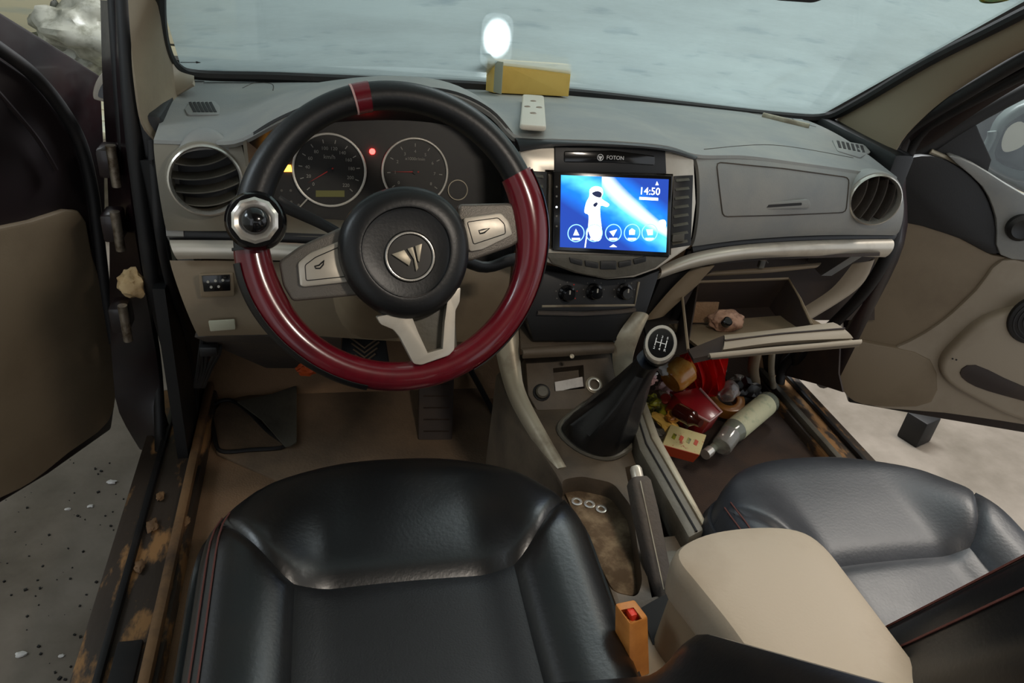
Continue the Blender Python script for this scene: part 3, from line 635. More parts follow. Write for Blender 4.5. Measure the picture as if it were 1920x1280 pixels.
obj('blank_label', pxp(KP, [(390, 602), (440, 599), (442, 618), (394, 622)], .004, .009, .002), 'card_grey', kb)
obj('lower_hush_panel', grid([[at(a, b, y=y) for a, b, y in r] for r in ([(365, 632, 1.17), (480, 630, 1.17), (640, 634, 1.17)], [(430, 655, 1.40), (500, 690, 1.45), (640, 690, 1.45)])], .008), 'mat_grey', da)

# ------------------------------------------------------------------ instrument cluster
ic = thing('instrument_cluster', (-.35, 1.25, .56), 'dark instrument cluster with two pale-ringed gauges behind the steering wheel', 'gauge cluster')
GP = Pl(at(640, 330, y=1.265), (0, -.95, .31))
obj('visor', band(c3y([(462, 262, 1.18), (520, 226, 1.162), (600, 193, 1.152), (680, 173, 1.148), (760, 166, 1.148), (850, 175, 1.148), (920, 209, 1.142), (966, 262, 1.125)]),
    [GP.px(a, b, -.002) for a, b in spl([(505, 300), (520, 268), (560, 240), (640, 228), (760, 226), (850, 238), (905, 270), (935, 310)], 5)], .004, (0, 0, -1), 40, 8, .004), 'black', ic)
obj('cluster_side', band(c3y([(462, 262, 1.18), (470, 330, 1.19), (490, 432, 1.195)]), [GP.px(a, b, -.002) for a, b in ((505, 300), (498, 340), (505, 420))], .002, (1, -.3, 0), 10, 4), 'dash_face', ic)
obj('cluster_side', band(c3y([(966, 262, 1.125), (965, 330, 1.13), (960, 470, 1.14)]), [GP.px(a, b, -.002) for a, b in ((935, 310), (940, 360), (940, 450))], .002, (-1, -.3, 0), 10, 4), 'black', ic)
obj('dial_plate', pxp(GP, [(470, 440), (490, 300), (540, 232), (640, 215), (780, 215), (880, 235), (940, 290), (970, 460), (940, 520), (500, 520)], -.02, -.001), 'gauge', ic)
obj('lower_fascia', band([GP.px(a, b, .002) for a, b in ((495, 396), (600, 410), (780, 420), (945, 400))], c3y([(495, 440, 1.20), (600, 444, 1.19), (780, 450, 1.18), (960, 460, 1.16)]), .004, (0, -1, .5), 20, 5), 'dash_face', ic)
def gauge(px, py, r_px, nums, a0, a1, na, nlab, rim=True):
    c = GP.uv(px, py); r = abs(GP.uv(px + r_px, py)[0] - c[0])
    g = obj('gauge_dial', disc(GP, c, r * .97, -.001, .001, 48), 'gauge', ic)
    obj('gauge_ring', ring(GP, c, r * .95, r * 1.02, 0, .006, 56, .0015), 'gauge_ring', g)
    for i in range(nums * 5 - 4):
        q = R(lerp(a0, a1, i / (nums * 5 - 5))); big = i % 5 == 0; e = (math.cos(q), math.sin(q)); k = (-e[1], e[0]); w = .0007 if big else .0004
        r0, r1 = r * (.74 if big else .79), r * .84
        uv = [(c[0] + e[0] * rr + k[0] * s * w, c[1] + e[1] * rr + k[1] * s * w) for rr, s in ((r0, -1), (r1, -1), (r1, 1), (r0, 1))]
        if big: obj('tick', prism(GP, uv, .001, .0016), 'print', g)
    for i in range(nums):
        q = R(lerp(a0, a1, i / (nums - 1)))
        obj('numeral', text(str(nlab(i)), GP, (c[0] + r * .6 * math.cos(q), c[1] + r * .6 * math.sin(q)), r * .13, .0015), 'print', g)
    q = R(na); e = (math.cos(q), math.sin(q)); k = (-e[1], e[0])
    obj('needle', prism(GP, [(c[0] - e[0] * r * .12 + k[0] * .0012, c[1] - e[1] * r * .12 + k[1] * .0012), (c[0] - e[0] * r * .12 - k[0] * .0012, c[1] - e[1] * r * .12 - k[1] * .0012), (c[0] + e[0] * r * .72, c[1] + e[1] * r * .72)], .003, .004), 'needle', g)
    obj('needle_cap', disc(GP, c, r * .07, .002, .005, 16), 'black', g)
    return c, r, g
c1, r1, g1 = gauge(618, 319, 68, 12, 222, -42, 212, lambda i: i * 20)
obj('caption', text('km/h', GP, (c1[0], c1[1] + r1 * .36), r1 * .16, .0015), 'print', g1)
obj('odometer', pxp(GP, [(592, 357), (646, 357), (646, 369), (592, 369)], .001, .0022), 'lcd', g1)
c2, r2, g2 = gauge(778, 322, 61, 9, 215, -35, 182, lambda i: i)
obj('caption', text('x1000r/min', GP, (c2[0], c2[1] + r2 * .38), r2 * .13, .0015), 'print', g2)
c3 = GP.uv(858, 356); g3 = obj('small_dial', disc(GP, c3, .017, -.001, .001, 32), 'gauge', ic); obj('small_dial_ring', ring(GP, c3, .0165, .018, 0, .003, 36), 'dirty_silver', g3)
a, b = GP.uv(578, 371), GP.uv(562, 388); obj('ring_tail', tube([GP.w(*a, .003), GP.w(*b, .003)], .0014, 6), 'gauge_ring', ic)
obj('warning_lamp', disc(GP, GP.uv(698, 284), .005, -.001, .002, 16), 'lamp_red', ic, label='glowing red warning lamp')
obj('warning_lamp', pxp(GP, [(533, 309), (545, 309), (548, 322), (532, 322)], -.001, .002), 'lamp_amber', ic, label='glowing amber warning lamp')
for a, b in ((528, 357), (545, 357), (530, 375), (546, 378), (560, 384)): obj('warning_icon', disc(GP, GP.uv(a, b), .0022, -.001, .0012, 10), 'print_dim', ic)

# ------------------------------------------------------------------ centre stack
cs = thing('centre_stack', (0.02, 1.1, .45), 'silver-grey centre stack fascia with narrow air vents around the screen', 'fascia')
SP = Pl(at(1150, 400, y=1.07), (0, -.94, .34))
obj('fascia_frame', boolean(pxp(SP, [(975, 284), (1040, 266), (1150, 266), (1250, 276), (1302, 296), (1306, 380), (1296, 462), (1232, 505), (1190, 520), (1140, 524), (1080, 512), (1020, 490), (980, 470)], -.05, 0, .004), [pxc(SP, [(1022, 318), (1262, 326), (1258, 478), (1020, 466)], -.03, .02)]), 'silver', cs)
obj('brand_strip', pxp(SP, [(1040, 272), (1150, 270), (1248, 282), (1250, 326), (1040, 322)], -.002, .003, .0015), 'black', cs, label='dark strip with maker lettering')
bs = obj('brand_inlay', pxp(SP, rcorner([(1058, 283), (1150, 282), (1228, 292), (1228, 310), (1150, 305), (1058, 304)], 4), .003, .005, .001), 'black_gloss', cs)
obj('lettering', text('FOTON', SP, SP.uv(1154, 296, .006), .0085, .0052), 'white_print', bs)
lc = SP.uv(1126, 295, .006)
obj('logo_ring', ring(SP, lc, .0042, .0052, .005, .0056, 24), 'white_print', bs)
obj('logo_diamond', prism(SP, [(lc[0] - .0034, lc[1] + .0018), (lc[0] + .0034, lc[1] + .0018), (lc[0] + .0005, lc[1] - .004), (lc[0] - .0005, lc[1] - .004)], .005, .0056), 'white_print', bs)
def slatvent(quad, n, knob):
    v = obj('side_vent', pxp(SP, quad, -.002, .002, .001), 'black', cs)
    (ax, ay), (bx, by), (cx, cy), (dx, dy) = quad
    for i in range(n):
        t0 = (i + .25) / n; t1 = (i + .62) / n
        L0 = (lerp(ax, dx, t0) + 4, lerp(ay, dy, t0)); R0 = (lerp(bx, cx, t0) - 7, lerp(by, cy, t0)); L1 = (lerp(ax, dx, t1) + 4, lerp(ay, dy, t1)); R1 = (lerp(bx, cx, t1) - 7, lerp(by, cy, t1))
        uv = [SP.uv(*p, .004) for p in (L0, R0, R1, L1)]
        bm = nb(); loft(bm, [[SP.w(*uv[0], .001), SP.w(*uv[1], .001), SP.w(*uv[2], .006), SP.w(*uv[3], .006)], [SP.w(*uv[0], -.001), SP.w(*uv[1], -.001), SP.w(*uv[2], .004), SP.w(*uv[3], .004)]])
        obj('slat', bm, 'console_grey', v)
    if knob: obj('thumb_wheel', pxp(SP, rcorner([(1262, 440), (1284, 438), (1283, 452), (1261, 454)], 2), .002, .008, .001), 'console_grey', v)
slatvent([(1264, 330), (1300, 328), (1296, 460), (1256, 466)], 8, True)
slatvent([(990, 320), (1026, 322), (1022, 470), (985, 462)], 8, False)
obj('stack_hood', band(c3y([(966, 258, 1.12), (1040, 262, 1.103), (1150, 266, 1.098), (1250, 275, 1.103), (1308, 293, 1.122)]), c3y([(975, 284, 1.10), (1040, 274, 1.09), (1150, 274, 1.085), (1250, 283, 1.09), (1302, 299, 1.10)]), .004, (0, -.8, .6), 30, 4), 'black', cs)
# button bar below the screen
bp = obj('button_bar', pxp(SP, [(1022, 474), (1256, 482), (1230, 502), (1190, 516), (1140, 522), (1085, 512), (1036, 494)], .0, .006, .002), 'console_grey', cs)
for q in ([(1068, 482), (1092, 488), (1092, 498), (1070, 492)], [(1097, 488), (1122, 492), (1122, 503), (1098, 499)], [(1126, 489), (1156, 489), (1156, 505), (1126, 505)], [(1160, 491), (1184, 487), (1184, 497), (1161, 502)], [(1188, 486), (1212, 480), (1212, 490), (1190, 496)]):
    obj('button', pxp(SP, rcorner(q, 2), .005, .009, .001), 'black', bp)
# climate panel
CP = Pl(at(1105, 560, y=1.075), (0, -.97, .24))
cl = thing('climate_panel', (0.0, 1.1, .38), 'black heater control panel with three knobs under the screen', 'control panel')
obj('panel_body', pxp(CP, [(1010, 505), (1080, 515), (1140, 524), (1200, 520), (1240, 505), (1212, 590), (1190, 640), (1000, 640), (985, 590)], -.06, 0, .004), 'black', cl)
obj('panel_frame', tube([CP.px(a, b, .001) for a, b in ((1016, 574), (1190, 572), (1198, 528))], .0022, 6), 'dirty_silver', cl)
obj('tray_lip', band([CP.px(a, b, .002) for a, b in ((1008, 582), (1090, 584), (1165, 580), (1190, 576))], [CP.px(a, b, .01) for a, b in ((1008, 590), (1090, 592), (1165, 588), (1192, 584))], .003, (0, -.7, .7), 12, 4), 'mat_grey', cl)
for i, (a, b) in enumerate(((1062, 549), (1113, 546), (1170, 546))):
    o = CP.px(a, b, 0)
    k = obj('knob', lathe(o, CP.n, ((.0145, 0), (.0145, .004), (.011, .006), (.0105, .017), (.009, .019), (.0005, .019)), 24), 'black_gloss', cl)
    KQ = Pl(o, CP.n); obj('pointer', prism(KQ, [(-.0012, .002), (.0012, .002), (.0012, .009), (-.0012, .009)], .019, .0196), 'print', k)
    for j in range(7):
        q = R(210 - 40 * j); obj('mark', disc(KQ, (.019 * math.cos(q), .019 * math.sin(q)), .0011, 0, .0006, 8), 'needle' if (i == 0 and j > 3) else 'print_dim', k)
obj('pocket_back', pxp(CP, [(1000, 592), (1195, 592), (1150, 650), (985, 650)], -.05, -.04), 'black_gloss', cl)

# head unit
hu = thing('touch_screen', SP.px(1150, 475, .01), 'lit touch screen showing a blue astronaut wallpaper and the time', 'screen')
obj('screen_bezel', pxp(SP, rcorner([(1038, 320), (1262, 329), (1256, 482), (1036, 470)], 3), -.03, .008, .002), 'black_gloss', hu)
SCQ = [(1052, 328), (1254, 336), (1249, 473), (1050, 463)]
u0, v0 = SP.uv(*SCQ[3], .009); u1, v1 = SP.uv(*SCQ[1], .009)
sm = bpy.data.materials.new('screen_picture'); sm.use_nodes = True; nt = sm.node_tree; nt.nodes.clear(); N = nt.nodes.new; L = nt.links.new
out = N('ShaderNodeOutputMaterial'); em = N('ShaderNodeEmission'); em.inputs[1].default_value = .9; L(em.outputs[0], out.inputs[0])
uvn = N('ShaderNodeUVMap'); sx = N('ShaderNodeSeparateXYZ'); L(uvn.outputs[0], sx.inputs[0])
def mth(op, a, b=None, c=None):
    n = N('ShaderNodeMath'); n.operation = op
    for i, v in enumerate((a, b, c)):
        if v is None: continue
        if isinstance(v, (int, float)): n.inputs[i].default_value = v
        else: L(v, n.inputs[i])
    return n.outputs[0]
U, Vv = sx.outputs[0], sx.outputs[1]
# comet trail: y = 1 at u=.45 falling to .33 at u=1
cy = mth('SUBTRACT', 1.13, mth('MULTIPLY', mth('POWER', mth('MAXIMUM', mth('SUBTRACT', U, .36), .001), .62), 1.12))
dist = mth('ABSOLUTE', mth('SUBTRACT', Vv, cy))
wid = mth('SUBTRACT', .30, mth('MULTIPLY', U, .22))
core = mth('MULTIPLY', mth('SMOOTH_MIN', mth('MAXIMUM', mth('SUBTRACT', 1, mth('DIVIDE', dist, wid)), 0), 1, .1), mth('GREATER_THAN', U, .37))
glow = mth('MAXIMUM', mth('SUBTRACT', 1, mth('MULTIPLY', mth('ABSOLUTE', mth('SUBTRACT', Vv, mth('SUBTRACT', 1.12, mth('MULTIPLY', U, .95)))), 2.0)), 0)
nz = N('ShaderNodeTexNoise'); nz.inputs['Scale'].default_value = 5; L(uvn.outputs[0], nz.inputs[0])
gl2 = mth('MULTIPLY', glow, mth('ADD', .45, nz.outputs['Fac']))
rp = N('ShaderNodeValToRGB'); el = rp.color_ramp.elements
el[0].position = 0; el[0].color = lin((36, 64, 150)); el[1].position = 1; el[1].color = lin((96, 214, 250))
e2 = el.new(.45); e2.color = lin((30, 116, 222)); L(gl2, rp.inputs[0])
mx = N('ShaderNodeMix'); mx.data_type = 'RGBA'; mx.inputs['B'].default_value = lin((240, 248, 255)); L(mth('POWER', core, .9), mx.inputs['Factor']); L(rp.outputs[0], mx.inputs['A']); L(mx.outputs['Result'], em.inputs[0])
bm = nb(); vs = [bm.verts.new(SP.px(a, b, .009)) for a, b in (SCQ[3], SCQ[2], SCQ[1], SCQ[0])]; vb = [bm.verts.new(v.co - SP.n * .0015) for v in vs]
uvl = bm.loops.layers.uv.new('UVMap'); f = bm.faces.new(vs)
for l, q in zip(f.loops, ((0, 0), (1, 0), (1, 1), (0, 1))): l[uvl].uv = q
for i in range(4): bm.faces.new((vs[i], vb[i], vb[(i + 1) % 4], vs[(i + 1) % 4]))
scr = obj('display', bm, sm, hu)
def ui(name, pts, mat='ui_white', h=.0004): obj(name, pxp(SP, pts, .0089, .009 + h), mat, scr)
ui('astronaut', spl([(1105, 368), (1106, 355), (1116, 349), (1128, 352), (1131, 362), (1128, 372), (1142, 382), (1138, 388), (1126, 386), (1126, 408), (1129, 440), (1122, 452), (1110, 448), (1103, 430), (1104, 404), (1096, 398), (1099, 380)], 3, True))
ui('astronaut_visor', spl([(1110, 362), (1120, 358), (1128, 362), (1126, 370), (1116, 368)], 3, True), 'ui_dark', .0007)
ui('astronaut_pack', spl([(1112, 384), (1118, 379), (1121, 382), (1116, 388)], 3, True), 'ui_dark', .0007)
ui('staff', [(1101, 428), (1103, 428), (1098, 464), (1096, 464)])
ui('comet_head', spl([(1236, 414), (1246, 412), (1249, 420), (1245, 430), (1236, 426)], 3, True))
obj('clock', text('14:50', SP, SP.uv(1218, 359, .009), .0165, .0096, .0003), 'ui_white', scr)
ui('date_line', [(1199, 369), (1234, 371), (1234, 376), (1199, 374)])
ui('bell', [(1229, 347), (1232, 340), (1235, 347)])
for i, x in enumerate((1080, 1114, 1150, 1185, 1218)):
    c = SP.uv(x, 437 - i * .3, .009)
    ib = obj('app_icon', ring(SP, c, .0128, .0142, .009, .0096, 28), 'ui_ring', scr)
sh_ = [[(1075, 441), (1080, 429), (1086, 441)], [(1109, 430), (1119, 430), (1119, 441), (1109, 441)], [(1143, 434), (1157, 430), (1150, 443)], [(1180, 432), (1185, 428), (1191, 432), (1190, 440), (1180, 440)], [(1212, 430), (1224, 430), (1224, 440), (1215, 441)]]
for q in sh_: ui('icon_glyph', q, 'ui_white', .0006)
for x in (1080, 1114, 1150, 1185, 1218): ui('icon_caption', [(x - 8, 446), (x + 8, 446), (x + 7, 450), (x - 7, 450)])
ui('home_arrow', [(1143, 463), (1150, 458), (1157, 463)])
for i, b in enumerate((350, 368, 388, 405, 424)): obj('side_button', disc(SP, SP.uv(1043.5, b, .008), .0016, .008, .0088, 10), 'ui_white' if i == 2 else 'print_dim', hu)

# things lying on the dashboard
p0 = ontop(925, 176); p1 = ontop(1066, 184)
ax = (p1 - p0).normalized(); n = topn(p0); BP = Pl(p0, n.cross(ax) * 1 if n.cross(ax).y < 0 else -(n.cross(ax)), n)
ln = (p1 - p0).length
hh = BP.uv(930, 112)[1]
bx_ = thing('cardboard_box', (p0 + p1) / 2, 'long yellow cardboard box lying on the dashboard against the windscreen', 'box')
obj('box_body', prism(BP, rect(0, .002, ln, hh, .002), -.055, 0, .0015), 'yellow_box', bx_)
obj('box_end', prism(Pl(BP.w(0, 0, 0), -BP.u, BP.v), rect(.002, .004, .053, hh - .002), 0, .001), 'card_grey', bx_)
fl = nb(); loft(fl, [[BP.w(-.001, hh, 0), BP.w(-.001, hh, -.055), BP.w(-.012, hh + .008, -.055), BP.w(-.012, hh + .010, 0)], [BP.w(-.002, hh + .001, 0), BP.w(-.002, hh + .001, -.055), BP.w(-.013, hh + .009, -.055), BP.w(-.013, hh + .011, 0)]]); obj('box_flap', fl, 'card_grey', bx_)
c = ontop(999, 213); n = topn(c); fa = ontop(999, 243); fz = ontop(999, 184)
FPl = Pl(c, n, fz - fa); hl = (fz - fa).length / 2 * .82; hw = (ontop(1020, 213) - ontop(978, 213)).length / 2
fb_ = thing('remote_fob', c, 'white key remote with four round buttons on the dashboard below the yellow box', 'remote')
obj('fob_body', prism(FPl, rect(-hw, -hl, hw, hl, .009, 5), 0, .009, .003, 3), 'fob', fb_)
for a, b in ((0, .5), (0, -.32), (-.5, .08), (.5, .08)):
    bt = obj('fob_button', lathe(FPl.w(a * hw, b * hl, .009), FPl.n, ((.0055, -.001), (.0055, .0006), (.0045, .0012), (.0038, .0004), (.0005, .0004)), 18), 'fob_button', fb_)

# ================================================================== STEERING WHEEL
WT = R(27); WN = V((0, -math.cos(WT), math.sin(WT))); WC = V((-.351, .862, .683)); WP = Pl(WC, WN)
sw = thing('steering_wheel', WC - V((0, 0, .19)), 'black and burgundy three-spoke steering wheel with silver spokes', 'steering wheel')
RM = .1725
def arc(a0, a1, n=40, r=RM, h=0): return [WP.w(r * math.cos(R(lerp(a0, a1, i / n))), r * math.sin(R(lerp(a0, a1, i / n))), h) for i in range(n + 1)]
def rimtube(a0, a1, rr, n=60, seg=16, q0=0, q1=360, off=0):
    rings = []
    for i in range(n + 1):
        a = R(lerp(a0, a1, i / n)); rr_ = rr(lerp(a0, a1, i / n)) if callable(rr) else rr
        ctr = (RM * math.cos(a), RM * math.sin(a)); full = (q1 - q0 >= 360); m = seg if full else seg + 1
        rings.append([WP.w(ctr[0] + math.cos(a) * rr_ * math.cos(R(lerp(q0, q1, j / seg))), ctr[1] + math.sin(a) * rr_ * math.cos(R(lerp(q0, q1, j / seg))), rr_ * math.sin(R(lerp(q0, q1, j / seg)))) for j in range(m)])
    bm = nb(); loft(bm, rings, closed=full, cap=full); return bm
obj('rim_grip', rimtube(28, 186, lambda a: .0175 + .0025 * max(0, math.cos(R(a - 175) * 2)) * (a > 130)), 'leather_rim', sw)
obj('rim_veneer', rimtube(185, 389, lambda a: .0185 + .0035 * math.exp(-((a - 200) / 22) ** 2) + .0035 * math.exp(-((a - 372) / 22) ** 2)), 'burgundy', sw, label='glossy burgundy lower rim')
ob = rimtube(190, 258, lambda a: .0193 + .0036 * math.exp(-((a - 200) / 22) ** 2), 30, 12, -120, 52); shell(ob, .001); obj('rim_grip', ob, 'leather_rim', sw)
ob = rimtube(300, 388, lambda a: .0193 + .0036 * math.exp(-((a - 372) / 22) ** 2), 30, 10, -100, 28); shell(ob, .001); obj('rim_grip', ob, 'leather_rim', sw)
mk = obj('centre_marker', rimtube(100.5, 106.5, .0186, 6), 'burgundy', sw, label='burgundy band marking the top of the rim')
obj('marker_edge', rimtube(106.6, 107.4, .0187, 2), 'pack_edge', mk)
for a in (28.5, 185): obj('rim_joint', rimtube(a - .5, a + .5, .0202 if a < 90 else .0222, 2), 'black', sw)
# hub
hc = WP.uv(763, 472, .03); HO = WP.w(hc[0], hc[1], 0)
hr = .080
rings = []
for s, h in ((.94, -.03), (1.0, -.01), (1.0, .012), (.965, .024), (.88, .031), (.70, .034), (.67, .0335), (.655, .030), (.60, .0285), (.35, .0275), (.02, .0275)):
    rg = []
    for j in range(64):
        q = 2 * math.pi * j / 64; rot = R(13)
        k = 1 + .022 * math.cos(3 * (q - rot - R(90)) + math.pi) * (s > .6)
        rg.append(WP.w(hc[0] + hr * s * k * math.cos(q), hc[1] + hr * s * k * math.sin(q) * 1.02, h))
    rings.append(rg)
bm = nb(); loft(bm, rings); hub = obj('airbag_cover', bm, 'leather_rim', sw)
obj('cover_ring', ring(WP, hc, .0545, .0555, .029, .0325, 56), 'mat_grey', hub)
ec = WP.uv(769, 481, .03)
em_ = obj('emblem', lathe(WP.w(ec[0], ec[1], .028), WN, ((.033, -.004), (.031, .001), (.0295, .003), (.027, .003), (.0262, .001), (.0005, .001)), 48), 'gauge', hub, label='round metal maker emblem')
obj('emblem_ring', ring(WP, ec, .0272, .0298, .029, .0325, 48, .0008), 'chrome', em_)
def em(uvs):
    cr, sr = math.cos(R(20)), math.sin(R(20))
    obj('emblem_facet', prism(WP, [(ec[0] + u * cr - v * sr, ec[1] + u * sr + v * cr) for u, v in uvs], .028, .0325, .0006), 'dirty_silver', em_)
em([(-.020, .010), (-.004, .010), (-.0005, -.004), (-.005, -.010)])
em([(0, .010), (.007, .010), (.0045, -.016), (.0005, -.019), (.003, -.004)])
em([(.010, .010), (.019, .010), (.008, -.010), (.007, -.008)])
# side spokes
def spoke(outer, plate, key, lab):
    s = obj('spoke', pxp(WP, rcorner(outer, 8), -.018, .004, .004, 3), 'carbon', sw)
    b = obj('switch_pad', pxp(WP, rcorner(plate, 6), .003, .010, .002), 'silver', s)
    obj('pad_groove', tube([WP.px(*p, .0102) for p in rcorner(key, 4)], .0006, 5, closed=True), 'black', b)
    return b
b = spoke([(640, 425), (560, 462), (522, 490), (530, 535), (548, 565), (690, 552), (700, 430)], [(640, 450), (580, 474), (558, 492), (562, 535), (570, 538), (660, 528), (655, 455)], [(638, 462), (592, 482), (572, 497), (574, 526), (650, 518)], '')
# horn and phone glyphs
obj('phone_glyph', tube([WP.px(a, b_, .0104) for a, b_ in ((590, 499), (598, 497), (608, 488), (606, 496), (600, 503), (592, 503))], .001, 5, closed=True), 'black', b)
b = spoke([(860, 382), (960, 380), (985, 408), (992, 442), (960, 462), (880, 490), (850, 470)], [(868, 408), (940, 398), (955, 414), (962, 440), (905, 468), (880, 472)], [(876, 416), (934, 408), (946, 420), (948, 438), (888, 458)], '')
obj('phone_glyph', tube([WP.px(a, b_, .0104) for a, b_ in ((898, 432), (906, 430), (918, 428), (908, 436), (900, 438))], .001, 5, closed=True), 'black', b)
# lower spoke
obj('spoke', pxp(WP, [(740, 560), (850, 540), (858, 650), (840, 690), (790, 690), (760, 650)], -.02, .002, .004), 'console_grey', sw)
obj('lower_bezel', boolean(pxp(WP, rcorner([(706, 594), (745, 586), (864, 538), (862, 566), (854, 582), (852, 655), (842, 666), (790, 684), (776, 682), (750, 632), (738, 618), (714, 608)], 4), -.01, .021, .003), [pxc(WP, [(764, 580), (780, 620), (798, 659), (826, 651), (829, 605), (836, 550), (800, 550)], -.02, .04)]), 'silver', sw)
# spinner knob clamped to the rim
sc = WP.uv(478, 413, .04); so = WP.w(sc[0], sc[1], .02)
sk = thing('spinner_knob', so, 'black ball spinner knob with chrome ring clamped to the left of the steering wheel', 'knob')
obj('knob_base', lathe(so, WN, ((.030, -.012), (.034, -.004), (.034, .012), (.030, .018), (.001, .018)), 36), 'black_gloss', sk)
obj('chrome_ring', lathe(so + WN * .016, WN, ((.0265, 0), (.0265, .004), (.023, .007), (.0165, .004), (.016, .0)), 10, cap=False), 'chrome', sk)
obj('knob_ball', lathe(so + WN * .018, WN, [(.0165 * math.cos(R(t)), .0165 * math.sin(R(t)) * .95) for t in range(0, 90, 9)] + [(.0003, .0158)], 28), 'black_gloss', sk)
# column shroud and stalks
co = thing('steering_column', WC + V((0, .12, -.08)), 'beige steering column shroud with two dark stalks behind the wheel', 'steering column')
def colring(h, rx, ru, rd, n=24):
    o = WC - WN * h
    return [o + V((1, 0, 0)) * (rx * math.copysign(abs(math.cos(q)) ** .7, math.cos(q))) + WP.v * ((ru if math.sin(q) > 0 else rd) * math.copysign(abs(math.sin(q)) ** .7, math.sin(q)) - .03) for q in [2 * math.pi * j / n for j in range(n)]]
bm = nb(); loft(bm, [colring(.055, .055, .02, .035), colring(.07, .066, .03, .055), colring(.18, .075, .04, .085), colring(.33, .08, .05, .12)]); obj('column_shroud', bm, 'beige', co)
bm = nb(); loft(bm, [colring(.02, .035, .03, .03), colring(.058, .045, .03, .035)]); obj('column_boss', bm, 'black', co)
def stalk(pts, rs): return tube([V(p) for p in spl([tuple(p) for p in pts], 5)], rs, 10, flat=.6)
SB = WC - WN * .085
s1 = [SB + V((-.05, 0, 0)), at(600, 418, y=.965), at(545, 392, y=.98), at(520, 378, y=.985)]
obj('stalk', stalk(s1, [.007 + .004 * i / 15 for i in range(16)]), 'black', co)
s2 = [SB + V((.05, 0, 0)), at(900, 500, y=.965), at(955, 488, y=.98), at(975, 486, y=.985)]
obj('stalk', stalk(s2, [.007 + .005 * i / 15 for i in range(16)]), 'black', co)

# ================================================================== SEATS
def seat(name, lab, cx, y1, y0, hw, zt, mats, stitch, tiltz=.0, side=-1):
    lm_, pm = mats
    st = thing(name, (cx, (y0 + y1) / 2, 0), lab, 'car seat')
    Ly = y1 - y0
    def Fz(s, t, puff):
        k = max(0, (t - .55) / .45); w = hw * (1 - .42 * k ** 3.2)
        x = cx + s * w; y = y0 + t * Ly - .045 * (abs(s) ** 2.6) * smooth(.5, 1, t)
        e = max(0, (abs(s) - .80) / .20); g = max(0, (t - .84) / .16)
        rise = .035 * smooth(.35, .75, abs(s)) * (1 - smooth(.55, .95, t))
        z = zt - .012 + .016 * smooth(.2, .75, t) + rise - .045 * (1 - math.sqrt(max(0, 1 - e * e))) - .06 * (1 - math.sqrt(max(0, 1 - g * g))) + puff + tiltz * (t - .5)
        return V((x, y, z))
    def patch(nm, edge0, edge1, n, m, mat, parent=None):
        rows = []
        for j in range(m + 1):
            b = j / m; row = []
            for i in range(n + 1):
                a = i / n; p = V(edge0(a)).lerp(V(edge1(a)), b)
                ed = min(a, 1 - a) * n / 3.2; eb = min(b, 1 - b) * m / 3.2
                f = min(1, min(ed if nm != 'front_pad' else 9, eb)); pf = .009 * math.sqrt(max(0, 1 - (1 - f) ** 2)) - .006
                if nm == 'front_pad' and b > .5: pf = .003
                if nm == 'bolster' and (a < .3): pf = max(pf, .003 - .0 * a) if abs(p.x) > .9 else pf
                row.append(Fz(p.x, p.y, pf))
            rows.append(row)
        return obj(nm, grid(rows, .01), mat, st)
    T1, T2, SI = .50, .74, .54
    cu = lambda s: (s, T1 + .008 * (1 - (s / SI) ** 2))
    patch('centre_panel', lambda a: (-SI + 2 * SI * a, 0), lambda a: cu(-SI + 2 * SI * a), 20, 22, pm)
    for sg in (-1, 1):
        patch('bolster', lambda a: (sg * lerp(1, SI, a), 0), lambda a: (sg * lerp(1, SI, a), lerp(T2, T1, smooth(0, 1, a) * .5 + a * .5)), 18, 24, lm_)
    def fe(a):
        s = -1 + 2 * a
        if abs(s) > SI: k = (1 - abs(s)) / (1 - SI); return (s, lerp(T2, T1, smooth(0, 1, k) * .5 + k * .5))
        return cu(s)
    patch('front_pad', fe, lambda a: (-1 + 2 * a, 1), 48, 20, lm_)
    # side skirt following the outline
    out = [Fz(-1, t / 20, 0) for t in range(0, 20)] + [Fz(-1 + 2 * i / 24, 1, 0) for i in range(25)] + [Fz(1, 1 - t / 20, 0) for t in range(1, 21)]
    cen = V((cx, (y0 + y1) / 2, 0))
    def sk(p, f, dz): q = p - cen; return V((cen.x + q.x * f, cen.y + q.y * f, p.z + dz))
    skt = obj('side_skirt', grid([[sk(p, .985, .006) for p in out], [sk(p, 1.01, -.012) for p in out], [sk(p, 1.02, -.05) for p in out], [sk(p, 1.0, -.11) for p in out], [sk(p, .96, -.20) for p in out]], .008), lm_, st)
    for f, dz in stitch: obj('stitch_line', tube([sk(p, f, dz) for p in out], .0012, 5), 'stitch', skt)
    for f in (.90, .94):
        obj('stitch_line', tube([Fz(side * f, t / 16, .0045) for t in range(0, 13)], .0011, 5), 'stitch', skt)
    bm = box((cx, (y0 + y1) / 2 - .02, .085), (hw * 1.5, Ly * .8, .17), bev=.02); obj('seat_base', bm, 'black', st)
    return st
DS = seat('driver_seat', 'black leather driver seat cushion in front of the camera', -.348, .872, .36, .240, .352, ('leather', 'leather_perf'), [(1.004, .0005), (1.0125, -.010)])
PS = seat('passenger_seat', 'greyish black leather passenger seat beside the beige armrest', .305, .825, .33, .226, .350, ('leather_grey', 'leather_grey'), [(1.02, -.035)])
